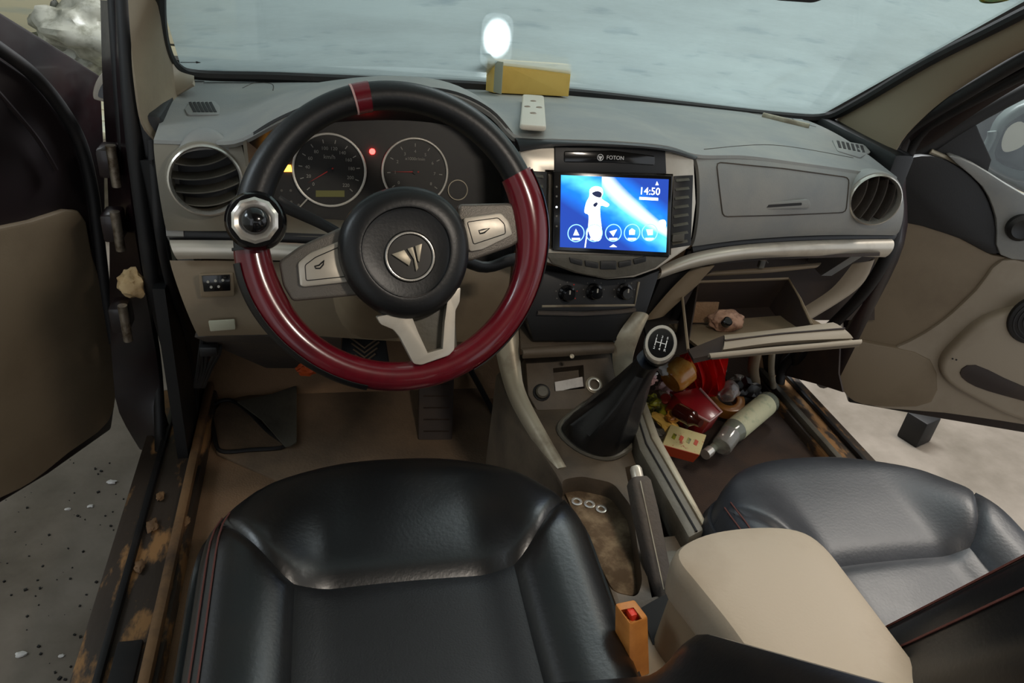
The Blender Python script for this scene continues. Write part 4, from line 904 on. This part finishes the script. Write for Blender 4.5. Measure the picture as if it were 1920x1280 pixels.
def backrest(st, cx, yb, hw, z0, z1, mat, stitch, lean=.24, bu=.76):
    rings = []; n = 96
    for j in range(25):
        t = j / 24; z = lerp(z0, z1, t); k = 1 - .22 * smooth(.75, 1, t); cl = math.sqrt(max(.02, 1 - max(0, (t - .9) / .1) ** 2)); rg = []
        for i in range(n):
            q = 2 * math.pi * i / n; c, s = math.cos(q), math.sin(q); u = math.copysign(abs(c) ** .62, c)
            front = (.084 if lean > .3 else .05) * math.exp(-((abs(u) - bu) / .13) ** 2) - .010 * math.exp(-((abs(u) - .56) / .03) ** 2)
            y = math.copysign(abs(s) ** .7, s) * (.055 if s > 0 else .07) * cl + (front * (smooth(-.05, .30, t) if lean > .3 else 1) if s > 0 else 0)
            rg.append(V((cx + u * hw * k * lerp(.9, 1, cl), yb - .05 - lean * t + y, z)))
        rings.append(rg)
    b = nb(); loft(b, rings); o = obj('backrest', b, mat, st)
    for f in stitch: obj('stitch_line', tube([r[f] + V((-.001, .001, 0)) for r in rings[1:22]], .0014, 5), 'stitch', o)
backrest(DS, -.348, .424, .280, .40, .82, 'leather', [], .42, .85)
backrest(PS, .335, .405, .25, .36, .95, 'leather', [35, 38])

# ================================================================== CENTRE CONSOLE
cc = thing('centre_console', (0, .85, 0), 'dusty grey-brown centre console between the seats', 'console')
ZP = Pl((0, .9, .30), (0, 0, 1), (0, 1, 0))
cut = [pxc(ZP, rcorner([(1050, 900), (1090, 892), (1150, 905), (1185, 950), (1205, 1090), (1195, 1120), (1150, 1110), (1100, 1010)], 14), -.035, .05),
       pxc(ZP, [(1222, 895), (1242, 885), (1300, 1000), (1236, 1008)], -.10, .05),
       pxc(ZP, [(1172, 876), (1206, 866), (1256, 1112), (1222, 1120)], -.08, .05)]
body = pxp(ZP, [(930, 700), (975, 662), (1140, 655), (1180, 740), (1200, 830), (1318, 1000), (1345, 1150), (1160, 1150), (1110, 1010), (1040, 885), (968, 778)], -.28, 0, .006)
obj('console_body', boolean(body, cut), 'console', cc)
obj('tray_mat', pxp(ZP, rcorner([(1050, 905), (1090, 897), (1150, 910), (1183, 955), (1203, 1090), (1193, 1118), (1150, 1108), (1100, 1010)], 14), -.034, -.03, .001), 'dirt', cc)
rl = obj('side_rail', pxp(ZP, [(1178, 765), (1200, 755), (1222, 820), (1322, 992), (1292, 1008), (1198, 840)], -.02, .030, .006), 'console_grey', cc)
obj('rail_groove', tube([ZP.px(a, b, .0305) for a, b in ((1194, 775), (1212, 832), (1306, 996))], .0018, 6), 'rubber', rl)
obj('rail_flange', pxp(ZP, [(1200, 755), (1212, 748), (1236, 815), (1330, 985), (1322, 992), (1222, 820)], -.02, .018, .004), 'dirty_silver', cc)
obj('rear_box', pxp(ZP, [(1160, 1150), (1345, 1140), (1400, 1240), (1500, 1420), (1180, 1420)], -.28, .03, .008), 'beige', cc)
# silver arms up to the stack
def c3z(pts, n=5): return [V(p) for p in spl([tuple(at(a, b, z=z)) for a, b, z in pts], n)]
obj('console_arm', band(c3z([(925, 628, .40), (936, 690, .35), (962, 765, .31), (1035, 884, .285)]), c3z([(972, 612, .42), (976, 680, .37), (990, 745, .335), (1062, 875, .30)]), .012, (-.4, -.6, .7), 24, 8), 'dirty_silver', cc)
obj('console_arm', band(c3z([(1188, 585, .46), (1158, 628, .42), (1148, 672, .37), (1160, 735, .32)]), c3z([(1215, 596, .46), (1196, 640, .42), (1186, 680, .38), (1190, 745, .33)]), .012, (.3, -.6, .7), 24, 8), 'dirty_silver', cc)
# front pocket with sockets
TP = Pl(at(1065, 725, z=.325), (0, -.62, .78))
fp_ = obj('socket_panel', boolean(pxp(TP, [(985, 668), (1145, 662), (1160, 735), (1150, 765), (1010, 775), (990, 740)], -.04, 0, .003), [pxc(TP, [(1037, 690), (1094, 684), (1097, 728), (1040, 733)], -.03, .02)]), 'console', cc)
lb = obj('pocket_lip', band([at(a, b, z=.40) for a, b in ((978, 652), (1060, 646), (1150, 640))], [at(a, b, z=.385) for a, b in ((980, 672), (1060, 668), (1150, 662))], .008, (0, -.7, .7), 16, 6), 'console', cc)
obj('lip_screw', lathe(at(1072, 668, z=.395), (0, -.7, .7), ((.004, 0), (.004, .002), (.0005, .003)), 10), 'dirty_silver', lb)
obj('pocket_roof', grid([[at(a, b, z=.40) for a, b in ((978, 652), (1060, 646), (1150, 640))], [at(a, b, z=.42) + V((0, .06, 0)) for a, b in ((985, 625), (1060, 622), (1150, 615))]], .006), 'console', cc)
obj('pocket_wall', pxp(TP, [(985, 660), (1150, 655), (1150, 690), (985, 700)], -.06, -.05), 'black', cc)
for a, b, cap in ((1015, 736, True), (1113, 722, False)):
    o = TP.px(a, b, 0)
    s_ = obj('power_socket', lathe(o, TP.n, ((.0155, -.002), (.0155, .003), (.0135, .004), (.011, .003), (.0105, -.01), (.0005, -.01)), 28), 'black' if cap else 'dirty_silver', fp_)
    if cap: obj('socket_cap', lathe(o, TP.n, ((.0115, .0), (.0115, .007), (.009, .010), (.0005, .0105)), 24), 'console_grey', s_)
    else: obj('socket_ring', ring(Pl(o, TP.n), (0, 0), .009, .013, .003, .006, 28, .001), 'chrome', s_)
pc = TP.px(1068, 722, 0)
obj('paper_slip', pxp(TP, [(1040, 716), (1062, 712), (1092, 706), (1094, 724), (1070, 728), (1042, 735)], -.012, -.008), 'paper_white', None, 'crumpled white slip in the console pocket beside the power socket', 'paper')
# gear lever
gl_ = thing('gear_lever', at(1130, 800, z=.30), 'gear lever with tall black leather boot and silver-rimmed knob', 'gear lever')
base = spl([(1054, 806), (1075, 778), (1122, 746), (1168, 732), (1198, 770), (1190, 822), (1146, 854), (1092, 842)], 5, True)
mid = spl([(1068, 790), (1090, 765), (1128, 730), (1172, 710), (1208, 740), (1198, 795), (1160, 826), (1105, 815)], 5, True)
up = spl([(1140, 738), (1148, 722), (1168, 696), (1200, 682), (1222, 700), (1212, 730), (1185, 758), (1158, 756)], 5, True)
nk = spl([(1180, 692), (1188, 678), (1204, 664), (1226, 660), (1238, 674), (1232, 694), (1214, 708), (1194, 706)], 5, True)
tp = spl([(1194, 672), (1200, 660), (1214, 652), (1232, 652), (1244, 664), (1240, 682), (1226, 692), (1206, 690)], 5, True)
def zr(p, z, fold=0): return [at(a + fold * math.sin(i * 1.26), b + fold * math.cos(i * 1.26), z=z) for i, (a, b) in enumerate(p)]
bm = nb(); loft(bm, [zr(base, .295), zr(base, .312), zr(mid, .345, 3), zr(up, .40, 2), zr(nk, .445), zr(tp, .47)]); obj('boot', bm, 'leather_rim', gl_)
obj('boot_frame', tube([V(p) for p in zr([(lerp(1125, a, 1.06), lerp(798, b, 1.06)) for a, b in base], .303)], .006, 8, closed=True), 'console_grey', gl_)
kc = at(1238, 646, z=.505); kn = V((-.25, -.55, .80)).normalized(); KPn = Pl(kc, kn, (0.25, .4, .9))
kb_ = nb(); rg = []
for s, h in ((.55, -.05), (.8, -.035), (1.05, -.015), (1.08, -.004), (1.0, .003), (.9, .005)):
    rg.append([KPn.w(.0225 * s * math.cos(q), .029 * s * math.sin(q), h) for q in [2 * math.pi * j / 36 for j in range(36)]])
loft(kb_, rg); kn_ = obj('knob', kb_, 'black', gl_)
rg = []
for s, h in ((1.06, -.006), (1.10, .001), (1.03, .007), (.86, .007), (.82, .004)):
    rg.append([KPn.w(.0225 * s * math.cos(q), .029 * s * math.sin(q), h) for q in [2 * math.pi * j / 36 for j in range(36)]])
b2 = nb(); loft(b2, rg, cap=False); obj('knob_rim', b2, 'chrome', kn_)
obj('knob_face', disc(KPn, (0, 0), .019, .003, .0055, 36, 0, .0245), 'black_gloss', kn_)
for u in (-.008, 0, .008): obj('shift_line', prism(KPn, rect(u - .0006, -.006, u + .0006, .007), .0055, .006), 'white_print', kn_)
obj('shift_line', prism(KPn, rect(-.0085, .0, .0085, .001), .0055, .006), 'white_print', kn_)
for i, (u, v) in enumerate(((-.008, .0105), (-.008, -.010), (0, .0105), (0, -.010), (.008, .0105))): obj('gear_digit', text(str(i + 1), KPn, (u, v), .006, .0057), 'white_print', kn_)
obj('gear_digit', text('R', KPn, (.008, -.010), .006, .0057), 'white_print', kn_)
# handbrake
hb = thing('handbrake', at(1240, 1100, z=.30), 'dark grey handbrake lever with pale push button beside the coin tray', 'handbrake')
h0 = at(1244, 1120, z=.29); h1 = at(1196, 897, z=.375); dr = (h1 - h0).normalized()
HPl = Pl(h0, dr, (0, 0, 1)); LN = (h1 - h0).length
def hring(l, w, t): return [HPl.w(w * a, t * b, l) for a, b in rcorner([(-1, -1), (1, -1), (1, 1), (-1, 1)], .5, 4)]
bm = nb(); loft(bm, [hring(-.01, .013, .014), hring(LN * .3, .014, .016), hring(LN * .7, .0155, .017), hring(LN * .96, .0145, .0155), hring(LN, .011, .012)]); obj('grip', bm, 'mat_grey', hb)
obj('button', lathe(h1, dr, ((.0085, -.004), (.0085, .014), (.0065, .018), (.0005, .019)), 16), 'silver', hb)
obj('gaiter_bracket', box(at(1262, 1075, z=.30), (.03, .06, .03), bev=.006), 'console_grey', hb)
obj('grip_seam', tube([HPl.w(.005, .0175, t * LN) for t in (.05, .3, .6, .95)], .0008, 5), 'dirty_silver', hb)
# washers lying in the tray
for (a, b), lab in zip(((1081, 941), (1105, 946), (1127, 955)), ('leftmost of three steel washers in the console tray', 'middle one of three steel washers in the console tray', 'rightmost of three steel washers, nearest the handbrake')):
    c = ZP.px(a, b, -.03); WPl = Pl(c, (0, 0, 1), (0, 1, 0)); obj('washer', ring(WPl, (0, 0), .0045, .0088, 0, .0022, 24, .0004), 'chrome', None, lab, 'washer', 'washers in the tray')
# armrest
AP = Pl((0, .5, .47), (0, 0, 1), (0, 1, 0))
ar = thing('armrest', at(1450, 1150, z=.33), 'wide beige padded armrest between the two seats', 'armrest')
top = spl([(1266, 1046), (1280, 1018), (1335, 996), (1420, 986), (1495, 992), (1545, 1022), (1600, 1090), (1680, 1195), (1760, 1300), (1830, 1400), (1520, 1420), (1445, 1290), (1370, 1180), (1305, 1098)], 4, True)
tuv = [AP.uv(a, b, 0) for a, b in top]; cu_ = (sum(u for u, v in tuv) / len(tuv), sum(v for u, v in tuv) / len(tuv))
def ins(f, h): return [AP.w(lerp(cu_[0], u, f), lerp(cu_[1], v, f), h) for u, v in tuv]
bm = nb(); loft(bm, [ins(.96, -.058), ins(.99, -.054), ins(1.0, -.045), ins(1.01, -.02), ins(1.0, -.006), ins(.965, .001), ins(.88, .004), ins(.5, .006), ins(.1, .006)]); obj('armrest_pad', bm, 'beige_light', ar)
bm = nb(); loft(bm, [ins(.95, -.17), ins(.93, -.058)]); obj('armrest_box', bm, 'beige', ar)
# buckle and belt end
bk = thing('seat_belt_buckle', at(1180, 1200, z=.30), 'tan seat belt buckle with red release button beside the driver seat', 'buckle')
def bq(q, z): return [at(a_, b_, z=z) for a_, b_ in q]
BT = [(1152, 1130), (1190, 1122), (1216, 1156), (1180, 1168)]
bm = nb(); loft(bm, [bq(BT, .41), bq([(1150, 1320), (1190, 1305), (1222, 1360), (1180, 1375)], .25)]); bevel(bm, .003)
IB = [(lerp(1184, a_, .62), lerp(1144, b_, .62)) for a_, b_ in BT]; c2_ = nb(); loft(c2_, [bq(IB, .425), bq([(a_, b_ + 14) for a_, b_ in IB], .398)])
obj('buckle_body', boolean(bm, [c2_]), 'buckle', bk)
IB = [(lerp(1188, a_, .48), lerp(1142, b_, .48)) for a_, b_ in BT]; bm = nb(); loft(bm, [bq(IB, .408), bq([(a_, b_ + 14) for a_, b_ in IB], .394)]); bevel(bm, .0015)
obj('release_button', bm, 'red_button', bk)
obj('buckle_stalk', tube([at(1185, 1345, z=.25), at(1190, 1500, z=.12)], .01, 8), 'black', bk)
sp_ = [at(1212, 1172, z=.335), at(1250, 1150, z=.34), at(1302, 1128, z=.345)]
rows = [[p + V((0, .022, .004)), p + V((0, -.024, -.004))] for p in [V(q) for q in spl([tuple(p) for p in sp_], 5)]]
obj('belt_webbing', grid(rows, .003), 'webbing', None, 'short black belt strap between the buckle and the armrest', 'seat belt')

# ================================================================== GLOVE BOX (open)
gb = thing('glove_box', (.35, 1.1, .33), 'open beige glove box hanging under the passenger dashboard', 'glove box')
obj('frame_strut', band(c3y([(1300, 500, 1.13), (1255, 545, 1.13), (1208, 600, 1.13)]), c3y([(1340, 498, 1.12), (1300, 540, 1.12), (1245, 592, 1.12)]), .006, (0, -1, .3), 14, 6), 'beige', gb)
obj('frame_strut', band(c3y([(1640, 486, 1.19), (1610, 540, 1.18), (1510, 605, 1.17)]), c3y([(1600, 492, 1.21), (1560, 540, 1.20), (1500, 580, 1.19)]), .008, (0, -1, .3), 14, 6), 'beige_light', gb)
obj('upper_rail', band(c3y([(1335, 508, 1.20), (1430, 502, 1.21), (1540, 492, 1.22)]), c3y([(1320, 518, 1.195), (1430, 512, 1.205), (1530, 502, 1.215)]), .003, (0, -1, .3), 14, 5), 'beige', gb)
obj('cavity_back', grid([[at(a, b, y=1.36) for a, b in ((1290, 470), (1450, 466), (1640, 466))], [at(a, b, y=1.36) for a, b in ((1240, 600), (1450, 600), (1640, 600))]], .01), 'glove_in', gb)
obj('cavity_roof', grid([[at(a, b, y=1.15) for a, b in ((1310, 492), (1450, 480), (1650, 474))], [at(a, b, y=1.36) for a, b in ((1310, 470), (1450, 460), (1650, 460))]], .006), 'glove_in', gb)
lt = obj('latch', box(at(1428, 493, y=1.20), (.012, .01, .02), bev=.002), 'print_dim', gb); obj('latch_hook', tube([at(1425, 488, y=1.19), at(1436, 487, y=1.185), at(1440, 493, y=1.18)], .0016, 6), 'chrome', lt)
# bin: back edge, sides, floor; lid in front
bl, br = at(1312, 528, y=1.16), at(1478, 522, y=1.16)                   # back rim
fl_, fr_ = at(1290, 655, y=1.0), at(1522, 608, y=1.03)                  # front rim at the lid
tl = at(1279, 556, y=1.12)
dn = V((0, .03, -.15))
bm = nb(); inn = [bl, br, fr_, fl_]; bt = [p + V((0, .03 if i < 2 else .06, -.08 if i < 2 else -.05)) for i, p in enumerate(inn)]
loft(bm, [inn, bt], cap=False); faces(bm, [v for v in bm.verts][4:8]); shell(bm, .004)
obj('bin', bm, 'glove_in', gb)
obj('bin_rim', tube([fl_, tl, bl, br, at(1500, 560, y=1.10), fr_], .0028, 6), 'beige', gb)
a = [at(1358, 628, y=1.0), at(1450, 618, y=1.0), at(1562, 604, y=1.0)]; b = [at(1356, 655, y=.965), at(1470, 640, y=.965), at(1600, 634, y=.965)]
ld = obj('lid', band([V(p) for p in spl([tuple(p) for p in a])], [V(p) for p in spl([tuple(p) for p in b])], .004, (0, -.4, .9), 20, 6, .012), 'beige_light', gb)
obj('lid_ridge', tube([p.lerp(q, .5) + V((0, -.002, .005)) for p, q in zip(a, b)], .0018, 6), 'glove_in', ld)
obj('lid_edge', band([at(x, y, y=.96) for x, y in ((1330, 662), (1450, 650), (1616, 636))], [at(x, y, y=.955) for x, y in ((1332, 672), (1450, 660), (1612, 646))], .003, (0, -1, .2), 14, 4, .01), 'beige_light', ld)
obj('lid_inner', grid([[at(x, y, y=1.0) for x, y in ((1290, 655), (1358, 628))], [at(x, y, y=.965) for x, y in ((1300, 672), (1356, 660))]], .01), 'glove_in', ld)
obj('lid_front', grid([[at(x, y, y=.965) for x, y in ((1335, 668), (1470, 656), (1612, 644))], [at(x, y, y=.965) + V((0, .17, -.035)) for x, y in ((1335, 668), (1470, 656), (1612, 644))]], .006), 'beige', ld)
# left cheek between stack and glove box
obj('side_cheek', grid([[at(a_, b_, y=y) for a_, b_, y in r] for r in ([(1240, 520, 1.12), (1300, 505, 1.14)], [(1205, 600, 1.13), (1280, 560, 1.16)], [(1225, 680, 1.16), (1292, 650, 1.18)])], .006), 'black', gb)
cp = at(1362, 600, y=1.085)
obj('crumpled_packet', blob(cp, (.034, .02, .02), .14, 9, 4), 'tissue', None, 'crumpled tan packet lying in the open glove box', 'packet')
obj('black_cap', lathe(at(1360, 606, y=1.06), (0, -.6, .8), ((.009, 0), (.009, .01), (.007, .012), (.0005, .012)), 16), 'black_gloss', None, 'small black cap in front of the packet in the glove box', 'cap')
obj('brown_card', box(at(1322, 585, y=1.12), (.05, .004, .04), rot=Matrix.Rotation(-.2, 3, 'X')), 'carpet', None, 'brown card standing at the left inside the glove box', 'card')
# dangling trim under the lid
ug = thing('footwell_trim', (.5, 1.35, .1), 'beige and black side trim posts under the open glove box', 'trim')
obj('post', tube(c3z([(1418, 655, .20), (1412, 690, .13), (1416, 720, .06)]), .014, 10), 'beige', ug)
obj('post', tube(c3z([(1448, 655, .20), (1446, 690, .12), (1450, 725, .05)]), .008, 10), 'dirty_silver', ug)
obj('black_bracket', tube(c3z([(1502, 645, .18), (1498, 670, .12), (1508, 700, .06)]), .022, 12), 'black', ug)
obj('kick_trim', tube(c3z([(1545, 650, .17), (1535, 690, .10), (1545, 715, .04)]), .02, 12), 'glove_in', ug)

# ================================================================== LITTER in the passenger footwell
G = 'litter in the passenger footwell'
def lay(a, b, z): return at(a, b, z=z)
# glass bottle
B0 = lay(1443, 752, .06); B1 = lay(1322, 852, .045); ax = (B1 - B0).normalized(); LB = (B1 - B0).length
bt_ = thing('glass_bottle', B0, 'pale glass bottle with cream label lying in the passenger footwell', 'bottle', G)
r = .028
obj('bottle_glass', lathe(B0, ax, ((.001, .002), (r * .9, 0), (r, .006), (r, LB * .58), (r * .85, LB * .66), (r * .5, LB * .76), (r * .36, LB * .84), (r * .36, LB * .97), (.001, LB * .97)), 28), 'glass_bottle', bt_)
obj('bottle_label', lathe(B0, ax, ((r * 1.01, LB * .07), (r * 1.02, LB * .08), (r * 1.02, LB * .55), (r * 1.01, LB * .56)), 28, cap=False), 'label_paper', bt_)
obj('bottle_cap', lathe(B0, ax, ((r * .44, LB * .93), (r * .44, LB * 1.0), (.001, LB * 1.0)), 18), 'chrome', bt_)
# medicine-style carton
def carton(name, c, s, rz, rx, m, lab, cat='box'):
    return obj(name, box(c, s, rot=Matrix.Rotation(rz, 3, 'Z') @ Matrix.Rotation(rx, 3, 'X'), bev=.002), m, None, lab, cat, G)
# printed carton: front quad given
cx0 = thing('printed_carton', lay(1285, 850, .03), 'cream and orange printed carton at the front of the litter heap', 'box', G)
CPl = Pl(lay(1290, 815, .11), (.1, -.35, .93), lay(1300, 798, .11) - lay(1282, 845, .11))
q = [(1258, 795), (1325, 815), (1312, 852), (1242, 833)]
obj('carton_body', pxp(CPl, q, -.03, 0, .0015), 'box_cream', cx0)
qu = [CPl.uv(*p) for p in q]
wv = [CPl.w(*qu[3], .001), CPl.w(*qu[2], .001)]
bm = nb(); e = (wv[0] - CPl.w(*qu[0], .001)).normalized() * .0012
loft(bm, [[wv[0] + e, wv[1] + e, wv[1] + e - CPl.n * .031, wv[0] + e - CPl.n * .031], [wv[0] + e * 2, wv[1] + e * 2, wv[1] + e * 2 - CPl.n * .031, wv[0] + e * 2 - CPl.n * .031]]); obj('carton_side', bm, 'box_orange', cx0)
for i in range(4):
    t = .2 + i * .2; c = V(qu[0]).lerp(V(qu[1]), t).lerp(V(qu[3]).lerp(V(qu[2]), t), .5)
    obj('print_block', prism(CPl, rect(c.x - .004, c.y - .008, c.x + .004, c.y + .007), 0, .0006), ('pack_green', 'box_orange', 'pack_green', 'box_orange')[i], cx0)
# red carton
rp_ = thing('red_pack', lay(1310, 780, .05), 'dark red glossy pack with pale edges in the middle of the litter', 'box', G)
RPl = Pl(lay(1310, 760, .15), (.0, -.3, .95), (.6, -.8, 0))
q = [(1296, 772), (1262, 738), (1310, 725), (1353, 772), (1330, 790)]
obj('pack_body', pxp(RPl, q, -.06, 0, .002), 'pack_red', rp_)
obj('pack_trim', tube([RPl.px(*p, .001) for p in ((1296, 772), (1330, 790), (1353, 772), (1312, 728))], .0028, 6), 'pack_edge', rp_)
obj('red_pack', box(lay(1270, 722, .10), (.05, .07, .03), rot=Matrix.Rotation(.5, 3, 'Z'), bev=.004), 'pack_red', None, 'flat dark red pack tucked under the amber jar', 'box', G)
# red carrier bag
rows = []
tops = spl([(1285, 672), (1310, 668), (1340, 670), (1366, 668)], 8); bots = spl([(1305, 728), (1322, 740), (1342, 738), (1352, 722)], 8)
for j in range(13):
    t = j / 12; rw = []
    for i, (p, q_) in enumerate(zip(tops, bots)):
        a_ = lerp(p[0], q_[0], t); b_ = lerp(p[1], q_[1], t); f = math.sin(i * 1.55) * .012 + .006 * math.sin(i * .7 + t * 5)
        w = at(a_, b_, z=lerp(.22, .09, t)); rw.append(w + V((0, -f - .03 * math.sin(math.pi * t) * math.sin(math.pi * i / 24), f * .5)))
    rows.append(rw)
obj('plastic_bag', grid(rows, .02), 'bag_red', None, 'crumpled bright red plastic bag under the glove box lid', 'bag', G, ang=60)
obj('amber_jar', lathe(lay(1256, 716, .17), V((.5, .25, .25)), ((.001, 0), (.028, .001), (.033, .01), (.034, .05), (.024, .062), (.018, .066), (.001, .066)), 24), 'amber', None, 'amber round jar lying below the gear knob', 'jar', G)
tr = thing('tape_roll', lay(1360, 750, .04), 'brown roll of tape lying flat right of the red bag', 'tape', G)
TPl = Pl(lay(1360, 750, .06), (0, -.25, 1), (0, 1, 0))
obj('tape_ring', ring(TPl, (0, 0), .026, .046, -.018, .012, 36, .002), 'tape', tr)
obj('clear_lump', blob(lay(1366, 733, .11), (.026, .024, .026), .15, 4, 3), 'clear', None, 'clear crumpled plastic lump on the tape roll', 'plastic', G)
obj('foil_packet', blob(lay(1240, 775, .08), (.03, .06, .018), .3, 11, 3, Matrix.Rotation(.45, 3, 'Z')), 'pack_green', None, 'yellow-green crumpled snack packet next to the console rail', 'packet', G)
obj('yellow_packet', blob(lay(1252, 797, .10), (.016, .045, .012), .25, 14, 3, Matrix.Rotation(.4, 3, 'Z')), 'yellow_box', None, 'narrow yellow packet above the printed carton', 'packet', G)
obj('brown_bottle', lathe(lay(1268, 768, .15), V((.35, -.75, .1)), ((.001, 0), (.016, .001), (.018, .006), (.018, .045), (.01, .055), (.009, .068), (.001, .068)), 20), 'brown_glass', None, 'small brown glass bottle left of the red pack', 'bottle', G)
cpz = lay(1248, 748, .12)
obj('bottle_cap', lathe(cpz, V((-.4, -.6, .6)), ((.012, 0), (.0125, .008), (.011, .011), (.0005, .011)), 18), 'red_button', None, 'small red bottle cap above the snack packet', 'cap', G)
obj('orange_wrapper', blob(lay(1270, 752, .125), (.014, .014, .012), .3, 21, 3), 'amber', None, 'tiny orange wrapper between the red cap and the red pack', 'wrapper', G)
obj('grey_film', blob(lay(1250, 694, .19), (.02, .022, .012), .25, 17, 3, Matrix.Rotation(.5, 3, 'Z')), 'paper_white', None, 'pale crumpled film just under the gear knob', 'plastic', G)
obj('clear_cup', lathe(lay(1300, 708, .12), V((.5, -.4, .4)), ((.015, 0), (.019, .04), (.0175, .04), (.0135, .002)), 24, cap=False), 'clear', None, 'small clear cup between the amber jar and the red bag', 'cup', G)
obj('clear_jar', lathe(lay(1352, 838, .05), V((.4, .35, .1)), ((.001, 0), (.022, .001), (.024, .006), (.024, .05), (.001, .052)), 20), 'clear', None, 'clear plastic jar beside the neck of the glass bottle', 'jar', G)
obj('white_straw', tube([V(p) for p in spl([tuple(at(a, b, z=z)) for a, b, z in ((1200, 765, .27), (1208, 738, .25), (1222, 708, .24), (1232, 700, .23))])], .0028, 6), 'paper_white', None, 'thin white strap hanging over the console rail', 'strap')
obj('pink_bow', blob(at(1218, 712, z=.25), (.014, .01, .008), .4, 31, 3), 'pack_edge', None, 'small pink knot on the white strap', 'knot')
for i, (a, b, s, m, lab) in enumerate([(1232, 742, .016, 'mat', 'crumpled brown wrapper low beside the console rail'), (1246, 728, .015, 'pack_edge', 'crumpled pinkish wrapper above the red cap'), (1232, 815, .014, 'console_grey', 'grey crumpled scrap between the rail and the printed carton'), (1290, 790, .014, 'steel', 'shiny foil scrap above the printed carton'), (1400, 735, .03, 'black', 'black crumpled bag behind the glass bottle'), (1345, 705, .02, 'black', 'dark scrap behind the red bag'), (1222, 755, .016, 'pack_green', 'mottled green wrapper hard against the console rail'), (1262, 780, .012, 'amber', 'small amber wrapper beside the brown bottle'), (1384, 715, .016, 'clear', 'clear film scrap behind the tape roll')]):
    obj('scrap', blob(lay(a, b, .10 if i < 4 else .13 if i in (6, 7) else .07), (s * 1.3, s, s), .35, 40 + i, 3), m, None, lab, 'litter', G)

# ================================================================== FOOTWELL, driver side
def floorpt(a, b, z=.006): return at(a, b, z=z)
fm = thing('floor_mat', (-.55, 1.35, 0), 'brown rubber floor mat with dark raised border at the driver footwell', 'floor mat')
FMP = Pl((-.55, 1.35, .012), (0, -.05, 1), (0, 1, 0))
obj('mat_sheet', pxp(FMP, rcorner([(396, 775), (420, 750), (545, 722), (700, 700), (880, 700), (960, 830), (900, 900), (520, 900), (405, 848)], 6), -.008, 0, .002), 'mat', fm)
obj('mat_border', tube([FMP.px(a, b, .004) for a, b in spl([(396, 775), (404, 756), (432, 750), (462, 768), (500, 806), (534, 836), (470, 843), (414, 845), (402, 815)], 5, True)], .0045, 8, closed=True), 'rubber', fm)
obj('mat_flap', grid([[FMP.px(a, b, .012) for a, b in ((445, 752), (510, 738), (556, 722))], [FMP.px(a, b, .02) for a, b in ((490, 785), (530, 770), (556, 768))], [FMP.px(a, b, .012) for a, b in ((535, 836), (545, 835), (556, 828))]], .004), 'console_grey', fm)
PP = Pl(at(686, 655, y=1.33), (0, -.75, .66))
cp_ = thing('clutch_pedal', at(686, 690, y=1.38), 'rubber clutch pedal pad with chevron ribs seen through the steering wheel', 'pedal')
obj('pedal_pad', pxp(PP, rcorner([(642, 628), (722, 626), (732, 690), (640, 676)], 6), -.012, 0, .003), 'rubber', cp_)
for k in range(4):
    o_ = k * 11
    obj('chevron_rib', tube([PP.px(a, b, .002) for a, b in ((656 + o_ * .3, 632 + o_), (684, 652 + o_ * .8), (714 - o_ * .3, 630 + o_))], .0022, 6), 'mat', cp_)
obj('pedal_arm', tube([PP.px(715, 640, -.01), PP.px(722, 615, -.02) + V((0, .05, .08)), PP.px(722, 600, -.02) + V((0, .16, .2))], .008, 8), 'black', cp_)
AC = Pl(at(815, 770, z=.05), (0, -.6, .8))
ap = thing('accelerator_pedal', at(815, 820, z=.01), 'flat dark accelerator pedal below the steering wheel rim', 'pedal')
obj('pedal_pad', pxp(AC, rcorner([(786, 700), (852, 700), (848, 826), (784, 824)], 5), -.012, 0, .003), 'glove_in', ap)
for k in range(5): obj('pad_rib', tube([AC.px(a, 720 + k * 22, .001) for a in (794, 842)], .0016, 6), 'carpet_dark', ap)
obj('floor_cable', tube([V(p) for p in spl([tuple(at(a, b, z=z)) for a, b, z in ((880, 690, .06), (905, 735, .03), (925, 775, .012), (930, 800, .01))])], .007, 8), 'rubber', None, 'dark cable running down beside the centre console in the driver footwell', 'cable')
obj('orange_lump', blob(at(574, 694, z=.14), (.02, .012, .014), .3, 3, 3), 'orange_part', None, 'small orange lump under the steering wheel rim', 'tag')  # plain orange lump below the wheel rim
wh = thing('wiring_loom', at(395, 700, z=.2), 'dark wiring bundle hanging under the left end of the dashboard', 'wiring')
for k in range(5):
    obj('wire', tube([V(p) for p in spl([tuple(at(380 + k * 8, 632, y=1.2 + .01 * k)), tuple(at(376 + k * 9 + random.uniform(-6, 6), 660, y=1.22)), tuple(at(372 + k * 6, 690, y=1.25)), tuple(at(366 + k * 4, 725, y=1.27))])], .004, 6), 'rubber', wh)
obj('connector', box(at(392, 655, y=1.2), (.03, .02, .02), bev=.003), 'black', wh)
# interior mirror edge at the top of the windscreen
mr = thing('rear_view_mirror', at(1497, -12, y=.75), 'dark lower edge of the interior mirror at the top of the windscreen', 'mirror')
RP2 = Pl(at(1497, -20, y=.75), (0, -1, -.1)); obj('mirror_housing', pxp(RP2, rcorner([(1455, 1), (1525, 6), (1600, -20), (1600, -70), (1400, -70), (1420, -16)], 8), -.02, .02, .008, 3), 'black', mr)
